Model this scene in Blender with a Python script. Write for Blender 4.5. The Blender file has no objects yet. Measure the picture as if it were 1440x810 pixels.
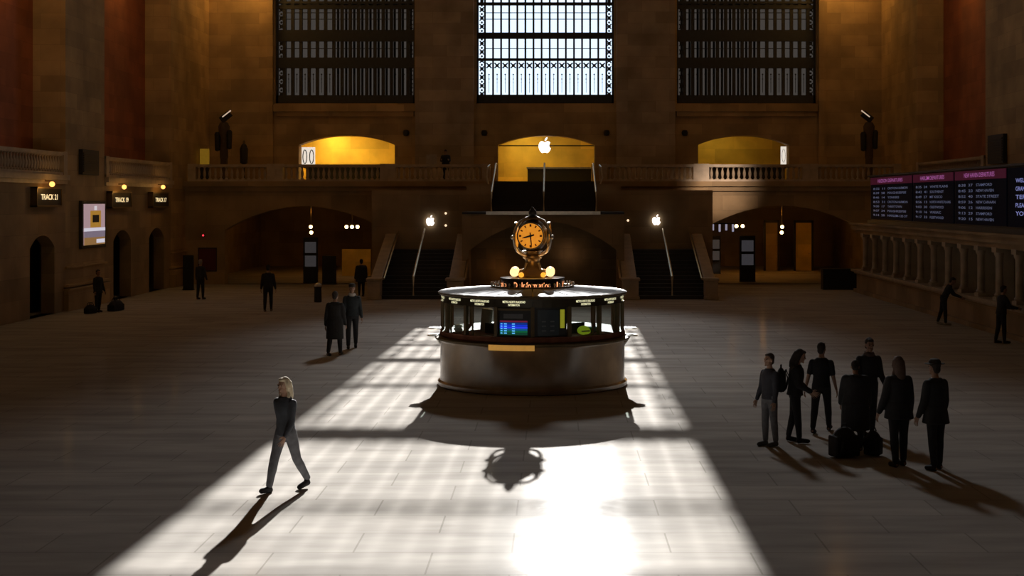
import bpy, bmesh, math, random
from mathutils import Vector, Matrix, Euler
random.seed(7)
R = math.radians
SC = bpy.context.scene
COL = SC.collection
CAMX, CAMZ, FPX, VPX, HOR = 0.51, 4.2, 2000.0, 780.0, 283.0

def at(px, py, d):
    return Vector((CAMX + (px - VPX) * d / FPX, d, CAMZ - (py - HOR) * d / FPX))
def gnd(px, py):
    d = FPX * CAMZ / (py - HOR)
    return Vector((CAMX + (px - VPX) * d / FPX, d, 0))

# ------------------------------------------------------------------ materials
MATS = {}
def mat(name, color, rough=0.6, metal=0.0, emit=None, es=0.0, var=0.12, scale=6.0, bump=0.0, spec=0.5):
    if name in MATS: return MATS[name]
    m = bpy.data.materials.new(name); m.use_nodes = True
    nt = m.node_tree; N = nt.nodes; L = nt.links
    b = N['Principled BSDF']
    tc = N.new('ShaderNodeTexCoord'); nz = N.new('ShaderNodeTexNoise')
    nz.inputs['Scale'].default_value = scale; nz.inputs['Detail'].default_value = 4
    L.new(tc.outputs['Object'], nz.inputs['Vector'])
    rp = N.new('ShaderNodeValToRGB')
    c0 = [max(0, c * (1 - var)) for c in color]; c1 = [min(1, c * (1 + var)) for c in color]
    rp.color_ramp.elements[0].position = .3; rp.color_ramp.elements[1].position = .7
    rp.color_ramp.elements[0].color = (*c0, 1); rp.color_ramp.elements[1].color = (*c1, 1)
    L.new(nz.outputs['Fac'], rp.inputs['Fac']); L.new(rp.outputs['Color'], b.inputs['Base Color'])
    b.inputs['Roughness'].default_value = rough; b.inputs['Metallic'].default_value = metal
    b.inputs['Specular IOR Level'].default_value = spec
    if emit:
        b.inputs['Emission Color'].default_value = (*emit, 1); b.inputs['Emission Strength'].default_value = es
    if bump:
        bp = N.new('ShaderNodeBump'); bp.inputs['Strength'].default_value = bump
        L.new(nz.outputs['Fac'], bp.inputs['Height']); L.new(bp.outputs['Normal'], b.inputs['Normal'])
    MATS[name] = m
    return m

def stone(name, color, bw=1.5, bh=.6, mortar=.006, rough=.75, dark=.7, axis='x', var=.16):
    m = bpy.data.materials.new(name); m.use_nodes = True
    nt = m.node_tree; N = nt.nodes; L = nt.links; b = N['Principled BSDF']
    g = N.new('ShaderNodeNewGeometry'); sp = N.new('ShaderNodeSeparateXYZ'); cb = N.new('ShaderNodeCombineXYZ')
    L.new(g.outputs['Position'], sp.inputs[0])
    ad = N.new('ShaderNodeMath'); ad.operation = 'ADD'
    L.new(sp.outputs['X'], ad.inputs[0]); L.new(sp.outputs['Y'], ad.inputs[1])
    L.new(ad.outputs[0], cb.inputs['X']); L.new(sp.outputs['Z'], cb.inputs['Y'])
    br = N.new('ShaderNodeTexBrick'); L.new(cb.outputs[0], br.inputs['Vector'])
    br.inputs['Scale'].default_value = 1; br.inputs['Brick Width'].default_value = bw
    br.inputs['Row Height'].default_value = bh; br.inputs['Mortar Size'].default_value = mortar
    br.inputs['Color1'].default_value = (*[c * (1 - var) for c in color], 1)
    br.inputs['Color2'].default_value = (*[min(1, c * (1 + var)) for c in color], 1)
    br.inputs['Mortar'].default_value = (*[c * dark for c in color], 1)
    nz = N.new('ShaderNodeTexNoise'); nz.inputs['Scale'].default_value = .7; nz.inputs['Detail'].default_value = 6
    L.new(g.outputs['Position'], nz.inputs['Vector'])
    mp = N.new('ShaderNodeMapRange'); mp.inputs[1].default_value = .3; mp.inputs[2].default_value = .7
    mp.inputs[3].default_value = .72; mp.inputs[4].default_value = 1.2
    L.new(nz.outputs['Fac'], mp.inputs[0])
    mx = N.new('ShaderNodeMix'); mx.data_type = 'RGBA'; mx.blend_type = 'MULTIPLY'; mx.inputs[0].default_value = 1
    L.new(br.outputs['Color'], mx.inputs[6]); L.new(mp.outputs[0], mx.inputs[7])
    L.new(mx.outputs[2], b.inputs['Base Color']); b.inputs['Roughness'].default_value = rough
    MATS[name] = m
    return m

def floor_material():
    m = bpy.data.materials.new('marble_floor'); m.use_nodes = True
    nt = m.node_tree; N = nt.nodes; L = nt.links; b = N['Principled BSDF']
    g = N.new('ShaderNodeNewGeometry')
    br = N.new('ShaderNodeTexBrick'); L.new(g.outputs['Position'], br.inputs['Vector'])
    br.inputs['Scale'].default_value = 1; br.inputs['Brick Width'].default_value = 1.9
    br.inputs['Row Height'].default_value = 1.0; br.inputs['Mortar Size'].default_value = .012
    br.inputs['Color1'].default_value = (.40, .375, .345, 1); br.inputs['Color2'].default_value = (.45, .42, .385, 1)
    br.inputs['Mortar'].default_value = (.32, .30, .27, 1)
    nz = N.new('ShaderNodeTexNoise'); nz.inputs['Scale'].default_value = .9; nz.inputs['Detail'].default_value = 8
    mpg = N.new('ShaderNodeMapping'); mpg.inputs['Scale'].default_value = (.5, 2.2, 1)
    L.new(g.outputs['Position'], mpg.inputs[0]); L.new(mpg.outputs[0], nz.inputs['Vector'])
    mp = N.new('ShaderNodeMapRange'); mp.inputs[1].default_value = .3; mp.inputs[2].default_value = .7
    mp.inputs[3].default_value = .78; mp.inputs[4].default_value = 1.12
    L.new(nz.outputs['Fac'], mp.inputs[0])
    mx = N.new('ShaderNodeMix'); mx.data_type = 'RGBA'; mx.blend_type = 'MULTIPLY'; mx.inputs[0].default_value = 1
    L.new(br.outputs['Color'], mx.inputs[6]); L.new(mp.outputs[0], mx.inputs[7])
    L.new(mx.outputs[2], b.inputs['Base Color'])
    b.inputs['Roughness'].default_value = .8; b.inputs['Specular IOR Level'].default_value = 0
    wv = N.new('ShaderNodeTexNoise'); wv.inputs['Scale'].default_value = 2.2; wv.inputs['Detail'].default_value = 3
    L.new(g.outputs['Position'], wv.inputs['Vector'])
    bp = N.new('ShaderNodeBump'); bp.inputs['Strength'].default_value = .16; bp.inputs['Distance'].default_value = .02
    L.new(wv.outputs['Fac'], bp.inputs['Height'])
    gl = N.new('ShaderNodeBsdfGlossy'); gl.inputs['Roughness'].default_value = .13
    L.new(bp.outputs['Normal'], gl.inputs['Normal'])
    ms = N.new('ShaderNodeMixShader'); ms.inputs[0].default_value = .014
    L.new(b.outputs[0], ms.inputs[1]); L.new(gl.outputs[0], ms.inputs[2]); L.new(ms.outputs[0], N['Material Output'].inputs[0])
    MATS['marble_floor'] = m
    return m

def glass_material():
    m = bpy.data.materials.new('clear_glass'); m.use_nodes = True
    nt = m.node_tree; N = nt.nodes; L = nt.links
    N.remove(N['Principled BSDF'])
    t = N.new('ShaderNodeBsdfTransparent'); t.inputs[0].default_value = (.9, .94, .93, 1)
    gl = N.new('ShaderNodeBsdfGlossy'); gl.inputs['Roughness'].default_value = .03
    ms = N.new('ShaderNodeMixShader'); ms.inputs[0].default_value = .05; L.new(t.outputs[0], ms.inputs[1]); L.new(gl.outputs[0], ms.inputs[2])
    L.new(ms.outputs[0], N['Material Output'].inputs[0])
    MATS['clear_glass'] = m
    return m

def screen_material(name, stripes, strength, horizontal=True):
    """LED screen: bands of colour along the screen's own generated coordinate."""
    m = bpy.data.materials.new(name); m.use_nodes = True
    nt = m.node_tree; N = nt.nodes; L = nt.links; b = N['Principled BSDF']
    tc = N.new('ShaderNodeTexCoord'); sp = N.new('ShaderNodeSeparateXYZ'); L.new(tc.outputs['Generated'], sp.inputs[0])
    rp = N.new('ShaderNodeValToRGB'); rp.color_ramp.interpolation = 'LINEAR'
    el = rp.color_ramp.elements
    el[0].position, el[0].color = stripes[0][0], (*stripes[0][1], 1)
    el[1].position, el[1].color = stripes[-1][0], (*stripes[-1][1], 1)
    for p, c in stripes[1:-1]:
        e = el.new(p); e.color = (*c, 1)
    L.new(sp.outputs['Z' if horizontal else 'X'], rp.inputs[0])
    b.inputs['Base Color'].default_value = (.01, .01, .015, 1); b.inputs['Roughness'].default_value = .25
    L.new(rp.outputs['Color'], b.inputs['Emission Color']); b.inputs['Emission Strength'].default_value = strength
    MATS[name] = m
    return m

M_WALL = stone('tan_stone', (.45, .32, .16))
M_WALLR = stone('warm_lit_recess_stone', (.37, .115, .04))  # redness of the warm light falloff put into the recess colour
M_WALLG = stone('grey_tan_stone', (.40, .33, .25))
M_LOW = stone('lower_stone', (.34, .24, .13), 1.8, .75)
M_CEIL = mat('ceiling_plaster', (.22, .25, .22), .9)
M_FLOOR = floor_material()
M_GLASS = glass_material()
M_BRONZE = mat('dark_bronze', (.035, .033, .032), .5, .3)
M_IRON = mat('window_iron', (.045, .05, .055), .55, .2)
M_MARBLE = mat('carved_marble', (.46, .38, .28), .45, var=.18, scale=2.5)
M_PANE = mat('opaque_daylight_pane', (.05, .05, .055), .4, 0, (.62, .54, .48), .085, var=.4, scale=1.2)  # opaque sheet, emission stands in for daylight; also blocks the sun
M_YELLOW = stone('yellow_plaster', (.72, .5, .10), 2.2, .8, .004, .8, .85)
M_BRASS = mat('polished_brass', (.62, .45, .2), .28, .9)
M_STEEL = mat('brushed_steel', (.62, .6, .55), .3, .85)
M_DBRASS = mat('aged_brass', (.22, .16, .08), .38, .85)
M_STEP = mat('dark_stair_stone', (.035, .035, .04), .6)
M_BLACK = mat('black_paint', (.012, .012, .013), .5)
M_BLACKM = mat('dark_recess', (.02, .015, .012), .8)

# ------------------------------------------------------------------ mesh builder
class MB:
    def __init__(s): s.v = []; s.f = []
    def add(s, vs, fs):
        o = len(s.v); s.v += [tuple(v) for v in vs]; s.f += [tuple(i + o for i in f) for f in fs]; return s
    def box(s, c, d, rz=0, rot=None):
        c = Vector(c); hx, hy, hz = d[0] / 2, d[1] / 2, d[2] / 2
        m = (rot if rot is not None else Matrix.Rotation(rz, 3, 'Z'))
        vs = [c + m @ Vector((x, y, z)) for x, y, z in [(-hx,-hy,-hz),(hx,-hy,-hz),(hx,hy,-hz),(-hx,hy,-hz),(-hx,-hy,hz),(hx,-hy,hz),(hx,hy,hz),(-hx,hy,hz)]]
        return s.add(vs, [(0,3,2,1),(4,5,6,7),(0,1,5,4),(1,2,6,5),(2,3,7,6),(3,0,4,7)])
    def bb(s, x0, x1, y0, y1, z0, z1):
        return s.box(((x0+x1)/2,(y0+y1)/2,(z0+z1)/2), (abs(x1-x0),abs(y1-y0),abs(z1-z0)))
    def loft(s, rings, cap=True, closed=True):
        n = len(rings[0]); o = []
        vs = [p for r in rings for p in r]; fs = []
        for i in range(len(rings) - 1):
            for j in range(n if closed else n - 1):
                k = (j + 1) % n
                fs.append((i*n+j, i*n+k, (i+1)*n+k, (i+1)*n+j))
        if cap:
            fs.append(tuple(range(n - 1, -1, -1))); b = (len(rings) - 1) * n; fs.append(tuple(b + j for j in range(n)))
        return s.add(vs, fs)
    def lathe(s, prof, c=(0,0,0), n=24, a0=0, cap=True):
        c = Vector(c)
        return s.loft([[c + Vector((r*math.cos(a0+2*math.pi*j/n), r*math.sin(a0+2*math.pi*j/n), z)) for j in range(n)] for r, z in prof], cap)
    def arc(s, r0, r1, z0, z1, a0, a1, n=6, c=(0,0,0)):
        """annular sector block"""
        c = Vector(c); rings = []
        for i in range(n + 1):
            a = a0 + (a1 - a0) * i / n; u = Vector((math.cos(a), math.sin(a), 0))
            rings.append([c+u*r0+Vector((0,0,z0)), c+u*r1+Vector((0,0,z0)), c+u*r1+Vector((0,0,z1)), c+u*r0+Vector((0,0,z1))])
        return s.loft(rings)
    def tube(s, pts, r, n=8, cap=True):
        pts = [Vector(p) for p in pts]; rings = []
        rr = r if isinstance(r, (list, tuple)) else [r] * len(pts)
        for i, p in enumerate(pts):
            t = (pts[min(i+1, len(pts)-1)] - pts[max(i-1, 0)]).normalized()
            a = t.cross(Vector((0,0,1)))
            if a.length < 1e-3: a = t.cross(Vector((0,1,0)))
            a.normalize(); b = t.cross(a)
            rings.append([p + a*rr[i]*math.cos(2*math.pi*j/n) + b*rr[i]*math.sin(2*math.pi*j/n) for j in range(n)])
        return s.loft(rings, cap)
    def ball(s, c, r, n=12, m=8, rot=None):
        c = Vector(c); rx, ry, rz = (r, r, r) if not isinstance(r, (list, tuple)) else r
        mt = rot if rot is not None else Matrix.Identity(3)
        rings = []
        for i in range(m + 1):
            t = math.pi * (.02 + .96 * i / m) ; z = -math.cos(t); q = math.sin(t)
            rings.append([c + mt @ Vector((rx*q*math.cos(2*math.pi*j/n), ry*q*math.sin(2*math.pi*j/n), rz*z)) for j in range(n)])
        return s.loft(rings)
    def prism(s, poly, P, t):
        """extrude 2D polygon: P(u,v,w)"""
        n = len(poly)
        vs = [P(u, v, 0) for u, v in poly] + [P(u, v, t) for u, v in poly]
        fs = [tuple(range(n)), tuple(range(2*n-1, n-1, -1))] + [(i, i+n, (i+1)%n+n, (i+1)%n) for i in range(n)]
        return s.add(vs, fs)
    def build(s, name, m, parent=None, smooth=False, bevel=0, sub=0):
        me = bpy.data.meshes.new(name); me.from_pydata(s.v, [], s.f); me.update()
        bm = bmesh.new(); bm.from_mesh(me); bmesh.ops.recalc_face_normals(bm, faces=bm.faces); bm.to_mesh(me); bm.free()
        me.materials.append(m)
        o = bpy.data.objects.new(name, me); COL.objects.link(o)
        if parent is not None: o.parent = parent
        if smooth:
            for p in me.polygons: p.use_smooth = True
            me.update()
            try: me.set_sharp_from_angle(angle=R(40))
            except Exception: pass
        if bevel:
            md = o.modifiers.new('edge', 'BEVEL'); md.width = bevel; md.segments = 2; md.limit_method = 'ANGLE'
        return o

def empty(name, loc=(0,0,0), rz=0):
    o = bpy.data.objects.new(name, None); COL.objects.link(o); o.location = loc; o.rotation_euler = (0,0,rz); return o
def tag(o, label, cat, group=None, kind=None):
    if label: o['label'] = label
    if cat: o['category'] = cat
    if group: o['group'] = group
    if kind: o['kind'] = kind
    return o
def struct(o, label=None):
    o['kind'] = 'structure'
    if label: o['label'] = label
    return o
def copy_tree(o, parent=None):
    c = o.copy(); COL.objects.link(c); c.parent = parent
    for ch in list(o.children): copy_tree(ch, c)
    return c

def text_mesh(name, body, P, width, height, m, parent=None, extrude=.004, bend=None):
    """lettering laid out in a width x height box centred on P(0,0)"""
    cu = bpy.data.curves.new('lettering_source', 'FONT'); cu.body = body; cu.size = 1; cu.align_x = 'CENTER'; cu.align_y = 'CENTER'
    cu.resolution_u = 3; cu.offset = .012
    to = bpy.data.objects.new('lettering_source', cu); COL.objects.link(to)
    dg = bpy.context.evaluated_depsgraph_get()
    me = bpy.data.meshes.new_from_object(to.evaluated_get(dg))
    bpy.data.objects.remove(to); bpy.data.curves.remove(cu)
    xs = [v.co.x for v in me.vertices]; ys = [v.co.y for v in me.vertices]
    cx, cy = (min(xs)+max(xs))/2, (min(ys)+max(ys))/2
    sx = width / max(1e-6, max(xs)-min(xs)); sy = height / max(1e-6, max(ys)-min(ys))
    for v in me.vertices: v.co = Vector(P((v.co.x-cx)*sx, (v.co.y-cy)*sy))
    me.name = name; me.materials.clear(); me.materials.append(m)
    o = bpy.data.objects.new(name, me); COL.objects.link(o)
    if parent is not None: o.parent = parent
    return o

def light(kind, loc, energy, color, rot=None, to=None, **kw):
    l = bpy.data.lights.new(kind.lower() + '_light', kind); l.energy = energy; l.color = color
    for k_, v in kw.items(): setattr(l, k_, v)
    o = bpy.data.objects.new(kind.lower() + '_light', l); COL.objects.link(o); o.location = loc
    if to is not None: o.rotation_euler = (Vector(to) - Vector(loc)).to_track_quat('-Z', 'Y').to_euler()
    return o
# ------------------------------------------------------------------ wall with arched openings
def arch_pts(o, n=18):
    pts = []
    for i in range(n + 1):
        s = -1 + 2 * i / n
        u = (o['u0'] + o['u1']) / 2 + s * (o['u1'] - o['u0']) / 2
        pts.append((u, o['spring'] + (o['crown'] - o['spring']) * (1 - abs(s) ** o.get('p', 2.2))))
    return pts
def wall_panel(P, u0, u1, v0, v1, ops, t):
    mb = MB()
    def both(poly):
        n = len(poly)
        mb.add([P(u, v, 0) for u, v in poly], [tuple(range(n))]); mb.add([P(u, v, t) for u, v in poly], [tuple(range(n))])
    def reveal(a, b):
        mb.add([P(*a, 0), P(*b, 0), P(*b, t), P(*a, t)], [(0,1,2,3)])
    cur = u0
    for o in sorted(ops, key=lambda q: q['u0']):
        both([(cur, v0), (o['u0'], v0), (o['u0'], v1), (cur, v1)])
        pts = arch_pts(o)
        for a, b in zip(pts, pts[1:]):
            both([a, b, (b[0], v1), (a[0], v1)]); reveal(a, b)
        ob = o.get('v0', v0)
        reveal((o['u0'], ob), (o['u0'], o['spring'])); reveal((o['u1'], ob), (o['u1'], o['spring']))
        if ob > v0 + 1e-4:
            both([(o['u0'], v0), (o['u1'], v0), (o['u1'], ob), (o['u0'], ob)]); reveal((o['u0'], ob), (o['u1'], ob))
        cur = o['u1']
    both([(cur, v0), (u1, v0), (u1, v1), (cur, v1)])
    for a, b in (((u0,v0),(u1,v0)), ((u1,v0),(u1,v1)), ((u1,v1),(u0,v1)), ((u0,v1),(u0,v0))): reveal(a, b)
    return mb
PE = lambda y: (lambda u, v, w: Vector((u, y + w, v)))          # wall facing the camera
PL = lambda x: (lambda u, v, w: Vector((x - w, u, v)))          # north (left) wall
PRW = lambda x: (lambda u, v, w: Vector((x + w, u, v)))         # south (right) wall

# ================================================================== THE SETTING
TOP = 33.0
struct(MB().bb(-24, 24, -8, 96, -.4, 0).build('floor', M_FLOOR))
struct(MB().bb(-21, 21, -8, 79, TOP, TOP + .5).build('ceiling', M_CEIL))
struct(MB().bb(-21, 21, -8, -7.5, 0, TOP).build('wall_west', M_WALL))

YU, YL = 77.0, 72.0
# upper east wall with three great windows and three arched balcony doorways
WX = [(-14.62, -7.07), (-3.72, 3.72), (7.13, 14.68)]
DX = [(-13.35, -8.15), (-2.57, 2.67), (8.28, 13.2)]
def east_strip(u0, u1, w, d):
    v = wall_panel(PE(YU), u0, u1, 5.2, 8.9, [dict(u0=d[0], u1=d[1], v0=5.2, spring=7.25, crown=7.75)], .9)
    v.bb(u0, w[0], YU, YU + .9, 8.9, TOP); v.bb(w[1], u1, YU, YU + .9, 8.9, TOP)
    v.bb(w[0], w[1], YU, YU + .9, 8.9, 9.5); v.bb(w[0], w[1], YU, YU + .9, 26.5, TOP)
    return v
ue = MB()
for (a, b), w, d in zip([(-20.5, -5.6), (-5.6, 5.6), (5.6, 20.5)], WX, DX):
    q = east_strip(a, b, w, d); ue.add(q.v, q.f)
struct(ue.build('wall_east', M_WALL))
# broad piers between the windows, slim trims beside the outer windows
struct(MB().bb(-7.0, -3.85, YU - .45, YU, 5.2, TOP).build('trim_1', M_WALLG))
struct(MB().bb(3.85, 7.0, YU - .45, YU, 5.2, TOP).build('trim_2', M_WALLG))
struct(MB().bb(-15.0, -14.7, YU - .3, YU, 5.2, TOP).build('trim_3', M_WALL))
struct(MB().bb(14.76, 15.06, YU - .3, YU, 5.2, TOP).build('trim_4', M_WALL))
for i, (a, b) in enumerate(((-14.65, -7.0), (7.0, 14.7))):
    struct(MB().bb(a, b, YU - .4, YU, 9.05, 9.42).bb(a + .1, b - .1, YU - .25, YU, 8.8, 9.05).build('trim_%d' % (5 + i), M_WALL))

# lower east wall with passages
AL = dict(u0=-16.2, u1=-8.1, v0=0, spring=2.75, crown=3.95, p=2.0)
AR = dict(u0=7.95, u1=16.2, v0=0, spring=2.75, crown=3.98, p=2.0)
AS = dict(u0=-3.3, u1=3.3, v0=0, spring=2.0, crown=3.3, p=2.0)
struct(wall_panel(PE(YL), -20.5, 20.5, 0, 5.0, [AL, AR], .8).build('wall_lower_east', M_LOW))
struct(MB().bb(-20.5, 20.5, YL - .35, YU, 4.95, 5.2).bb(-20.5, 20.5, YL - .18, YU, 4.72, 4.95).build('balcony_floor', M_LOW), 'stone balcony floor with moulded front edge along the east wall')

# passage rooms behind the arches, golden rooms behind the balcony doorways
def room(x0, x1, y0, y1, z0, z1, name, m):
    b = MB().bb(x0 - .2, x0, y0, y1, z0, z1).bb(x1, x1 + .2, y0, y1, z0, z1).bb(x0 - .2, x1 + .2, y1, y1 + .2, z0, z1).bb(x0 - .2, x1 + .2, y0, y1 + .2, z1, z1 + .2)
    if z0 > 1: b.bb(x0 - .2, x1 + .2, y0, y1 + .2, z0 - .2, z0)
    return struct(b.build(name, m))
room(-18.5, -7.8, YL + .8, 92, 0, 4.2, 'wall_north_passage', M_LOW)
room(7.6, 18.5, YL + .8, 92, 0, 4.2, 'wall_south_passage', M_LOW)
for n, d in zip(('wall_balcony_north', 'wall_balcony_centre', 'wall_balcony_south'), DX):
    room(d[0] - .8, d[1] + .8, YU + .9, YU + 4.6, 5.2, 8.3, n, M_YELLOW)

# side walls: piers and recessed bays
def side_wall(P, name, mats, right=False):
    bays = [(-8, 6.5), (11, 21.5), (26.2, 35.2), (44.2, 54.4), (59.1, 69.3)]
    if right: bays = [(-8, 6.5), (11, 21.5), (26.2, 35.2), (44.2, 53.6), (58.4, 69.3)]
    pier = MB(); rec = MB(); low = MB(); cur = -8
    ends = [b[0] for b in bays] + [78]
    # pier blocks
    edges = []
    prev = -8
    for a, b in bays:
        if a > prev: edges.append((prev, a))
        prev = b
    edges.append((prev, 78))
    for a, b in edges:
        c0 = P(a, 0, -0.0); c1 = P(b, TOP, 1.4)
        pier.bb(min(c0.x, c1.x), max(c0.x, c1.x), a, b, 0, TOP)
        # plinth mouldings
        if not right:
            for z0, z1, o in ((0, .78, .18), (.78, .86, .24), (.92, 1.0, .2), (1.62, 1.7, .1)):
                e0 = P(a - .05, 0, -o); e1 = P(b + .05, 0, .1)
                pier.bb(min(e0.x, e1.x), max(e0.x, e1.x), a - (o if a > -7 else 0), min(b + o, 76), z0, z1)
    for a, b in bays:
        c0 = P(a, 0, 1.25); c1 = P(b, 0, 1.7)
        rec.bb(min(c0.x, c1.x), max(c0.x, c1.x), a - .1, b + .1, 5.0, TOP)
    return pier.build(name + '_pier', mats[0]), rec.build(name, mats[1]), bays
pn, rn, baysL = side_wall(PL(-18.2), 'wall_north', (M_WALL, M_WALLR)); struct(pn); struct(rn); pn.name = 'wall_north_pier'
ps, rs, baysR = side_wall(PRW(18.2), 'wall_south', (M_WALL, M_WALLR), True); struct(ps); struct(rs)
# north lower wall with track gates, and ledge
lowN = MB(); ledge = MB(); gate = MB(); gates = []
for a, b in baysL:
    L_ = b - a
    ops = []
    for k in range(2):
        c = a + L_ * (.24 + .52 * k)
        ops.append(dict(u0=c - 1.25, u1=c + 1.25, v0=0, spring=2.5, crown=2.95)); gates.append(c)
    q = wall_panel(PL(-18.2), a, b, 0, 5.05, ops, .5); lowN.add(q.v, q.f)
    ledge.bb(-19.5, -18.02, a, b, 5.0, 5.2).bb(-19.5, -18.12, a, b, 4.85, 5.0)
    gate.bb(-19.4, -19.2, a - .1, b + .1, 0, 5.0)
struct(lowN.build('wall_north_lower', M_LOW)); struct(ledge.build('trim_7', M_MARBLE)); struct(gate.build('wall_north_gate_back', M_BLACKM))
lowS = MB(); ledS = MB()
for a, b in baysR:
    lowS.bb(18.2, 18.6, a, b, 0, 5.05); ledS.bb(18.02, 19.5, a, b, 5.0, 5.2)
struct(lowS.build('wall_south_lower', M_LOW)); struct(ledS.build('trim_8', M_MARBLE))

# ------------------------------------------------------------------ great windows
def great_window(idx, x0, x1, lit):
    z0, z1 = 9.5, 26.5
    y = YU + .35
    fr = MB().bb(x0, x1, y - .1, y + .15, z0, z0 + .46).bb(x0, x0 + .1, y - .1, y + .15, z0, z1).bb(x1 - .1, x1, y - .1, y + .15, z0, z1).bb(x0, x1, y - .1, y + .15, z1 - .2, z1)
    root = fr.build('window_%d' % idx, M_IRON); struct(root)
    xi0, xi1 = x0 + .44, x1 - .40
    n = 15; pitch = (xi1 - xi0) / n
    mul = MB()
    for i in range(n + 1):
        x = xi0 + i * pitch
        hw = .05 if lit else .09
        mul.bb(x - hw, x + hw, y - .06, y + .06, z0 + .3, z1)
    mul.build('mullion', M_IRON, root)
    bars = MB()
    if lit:
        lev = [(9.96, .06), (11.9, .14), (13.2, .34), (14.93, .16), (17.15, .52), (19.2, .1), (20.5, .14), (22.3, .12), (24.4, .4)]
    else:
        lev = [(11.72, .58), (13.2, .62), (14.75, .2), (15.0, .12), (17.1, .6), (19.2, .5), (20.5, .6), (22.3, .4), (24.4, .6)]
    for z, h in lev: bars.bb(x0, x1, y - .09, y + .09, z - h / 2, z + h / 2)
    bars.build('transom', M_IRON, root)
    # thin glazing bars
    thin = MB()
    for z in (12.5, 14.1, 14.45): thin.bb(xi0, xi1, y - .03, y + .03, z - .018, z + .018)
    thin.build('glazing_bar', M_IRON, root)
    orn = MB()
    for i in range(n):
        cx = xi0 + (i + .5) * pitch
        for s in (1, -1):
            orn.box((cx, y, 11.58), (.4, .05, .07), rot=Matrix.Rotation(s * R(45), 3, 'Y'))
        orn.lathe([(.001, -.03), (.085, -.03), (.085, .03), (.001, .03)], n=8)
        k = len(orn.v)
        for j in range(k - 32, k):
            vx, vy, vz = orn.v[j]; orn.v[j] = (cx + vx, y + vz, 11.58 + vy)
        for zz, r in ((11.1, .045), (10.85, .035), (10.65, .025)):
            orn.ball((cx, y, zz), r, 6, 4)
        orn.bb(cx - .012, cx + .012, y - .02, y + .02, 10.1, 11.1)
    z = 9.8
    while z < 16.5:
        for cx in (x0 + .27, x1 - .25):
            for s in (1, -1):
                orn.box((cx, y, z + .22), (.36, .05, .06), rot=Matrix.Rotation(s * R(50), 3, 'Y'))
            orn.ball((cx, y, z + .22), (.1, .04, .1), 8, 5); orn.ball((cx, y, z + .44), (.06, .03, .06), 6, 4)
        z += .46
    orn.build('ornament', M_IRON, root)
    if not lit:
        rear = MB()
        yy = y + 1.3
        for i in range(-1, n + 3):
            x = xi0 + (i + .5) * pitch + ((xi0 + xi1) / 2 - CAMX) * 1.3 / 77
            on = (i > 5) if x0 < 0 else (i < 9)
            if not on: x += pitch * .5
            if xi0 - .3 < x < xi1 + .3: rear.bb(x - .06, x + .06, yy - .05, yy + .05, z0, z1)
        for z, h in ((11.9, .3), (13.4, .35), (15.1, .3), (17.3, .4)): rear.bb(x0, x1, yy - .05, yy + .05, z - h / 2, z + h / 2)
        rear.build('rear_lattice', M_IRON, root)
        MB().bb(x0 - .2, x1 + .2, y + 1.6, y + 1.7, z0 - .3, z1 + .3).build('pane', M_PANE, root)
        MB().bb(x0 - .4, x0 - .2, YU + .9, y + 1.7, z0 - .5, z1 + .5).bb(x1 + .2, x1 + .4, YU + .9, y + 1.7, z0 - .5, z1 + .5).bb(x0 - .4, x1 + .4, YU + .9, y + 1.7, z1 + .3, z1 + .5).bb(x0 - .4, x1 + .4, YU + .9, y + 1.7, z0 - .5, z0 - .3).build('casing', M_IRON, root)
    return root
great_window(1, *WX[0], False); great_window(2, *WX[1], True); great_window(3, *WX[2], False)

# ------------------------------------------------------------------ balustrades
BALP = [(.085, 0), (.085, .07), (.045, .1), (.075, .25), (.08, .32), (.05, .48), (.035, .56), (.06, .6), (.085, .62), (.085, .68)]
BAL_ME = None
def balustrade(name, p0, p1, label, cat='balustrade', group=None, h=.86, piers=True, m=None):
    global BAL_ME
    m = m or M_MARBLE
    p0, p1 = Vector(p0), Vector(p1); L_ = (p1 - p0).length; rz = math.atan2(p1.y - p0.y, p1.x - p0.x)
    root = empty(name, p0, rz); tag(root, label, cat, group)
    MB().bb(0, L_, -.16, .16, 0, .1).build('plinth', m, root)
    MB().bb(0, L_, -.17, .17, h - .1, h).bb(.02, L_ - .02, -.13, .13, h - .14, h - .1).build('top_rail', m, root)
    if BAL_ME is None:
        o = MB().lathe(BALP, n=8).build('baluster', m, None, True); BAL_ME = o.data; bpy.data.objects.remove(o)
    for x in (0.2, L_ - .2):
        MB().bb(x - .2, x + .2, -.18, .18, 0, h + .03).build('pedestal', m, root)
    n = max(1, min(95, int((L_ - .8) / .27)))
    for i in range(n):
        b = bpy.data.objects.new('baluster', BAL_ME); COL.objects.link(b); b.parent = root
        b.location = (.4 + (L_ - .8) * (i + .5) / n, 0, .09)
    return root
YB = YL - .12
east = [(-18.0, -13.6, 'stone balustrade on the east balcony beside the left side wall'),
        (-13.6, -7.9, 'stone balustrade in front of the left golden doorway'),
        (-7.9, -2.75, 'stone balustrade between left golden doorway and central stairs'),
        (2.75, 7.9, 'stone balustrade between central stairs and right golden doorway'),
        (7.9, 13.4, 'pale lit stone balustrade in front of the right golden doorway'),
        (13.4, 18.0, 'stone balustrade on the east balcony near the departure board')]
for a, b, l in east: balustrade('balcony_balustrade', (a, YB, 5.2), (b, YB, 5.2), l, group='stone balustrades')
for (a, b), l in zip(baysL[3:], ('stone balustrade in the near side bay above the first track sign', 'stone balustrade in the far side bay above two track signs')):
    balustrade('gallery_balustrade', (-18.3, a, 5.2), (-18.3, b, 5.2), l, group='stone balustrades')
balustrade('gallery_balustrade', (18.3, 58.4, 5.2), (18.3, 69.3, 5.2), 'stone balustrade in the right side bay behind the departure board', group='stone balustrades')

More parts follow.
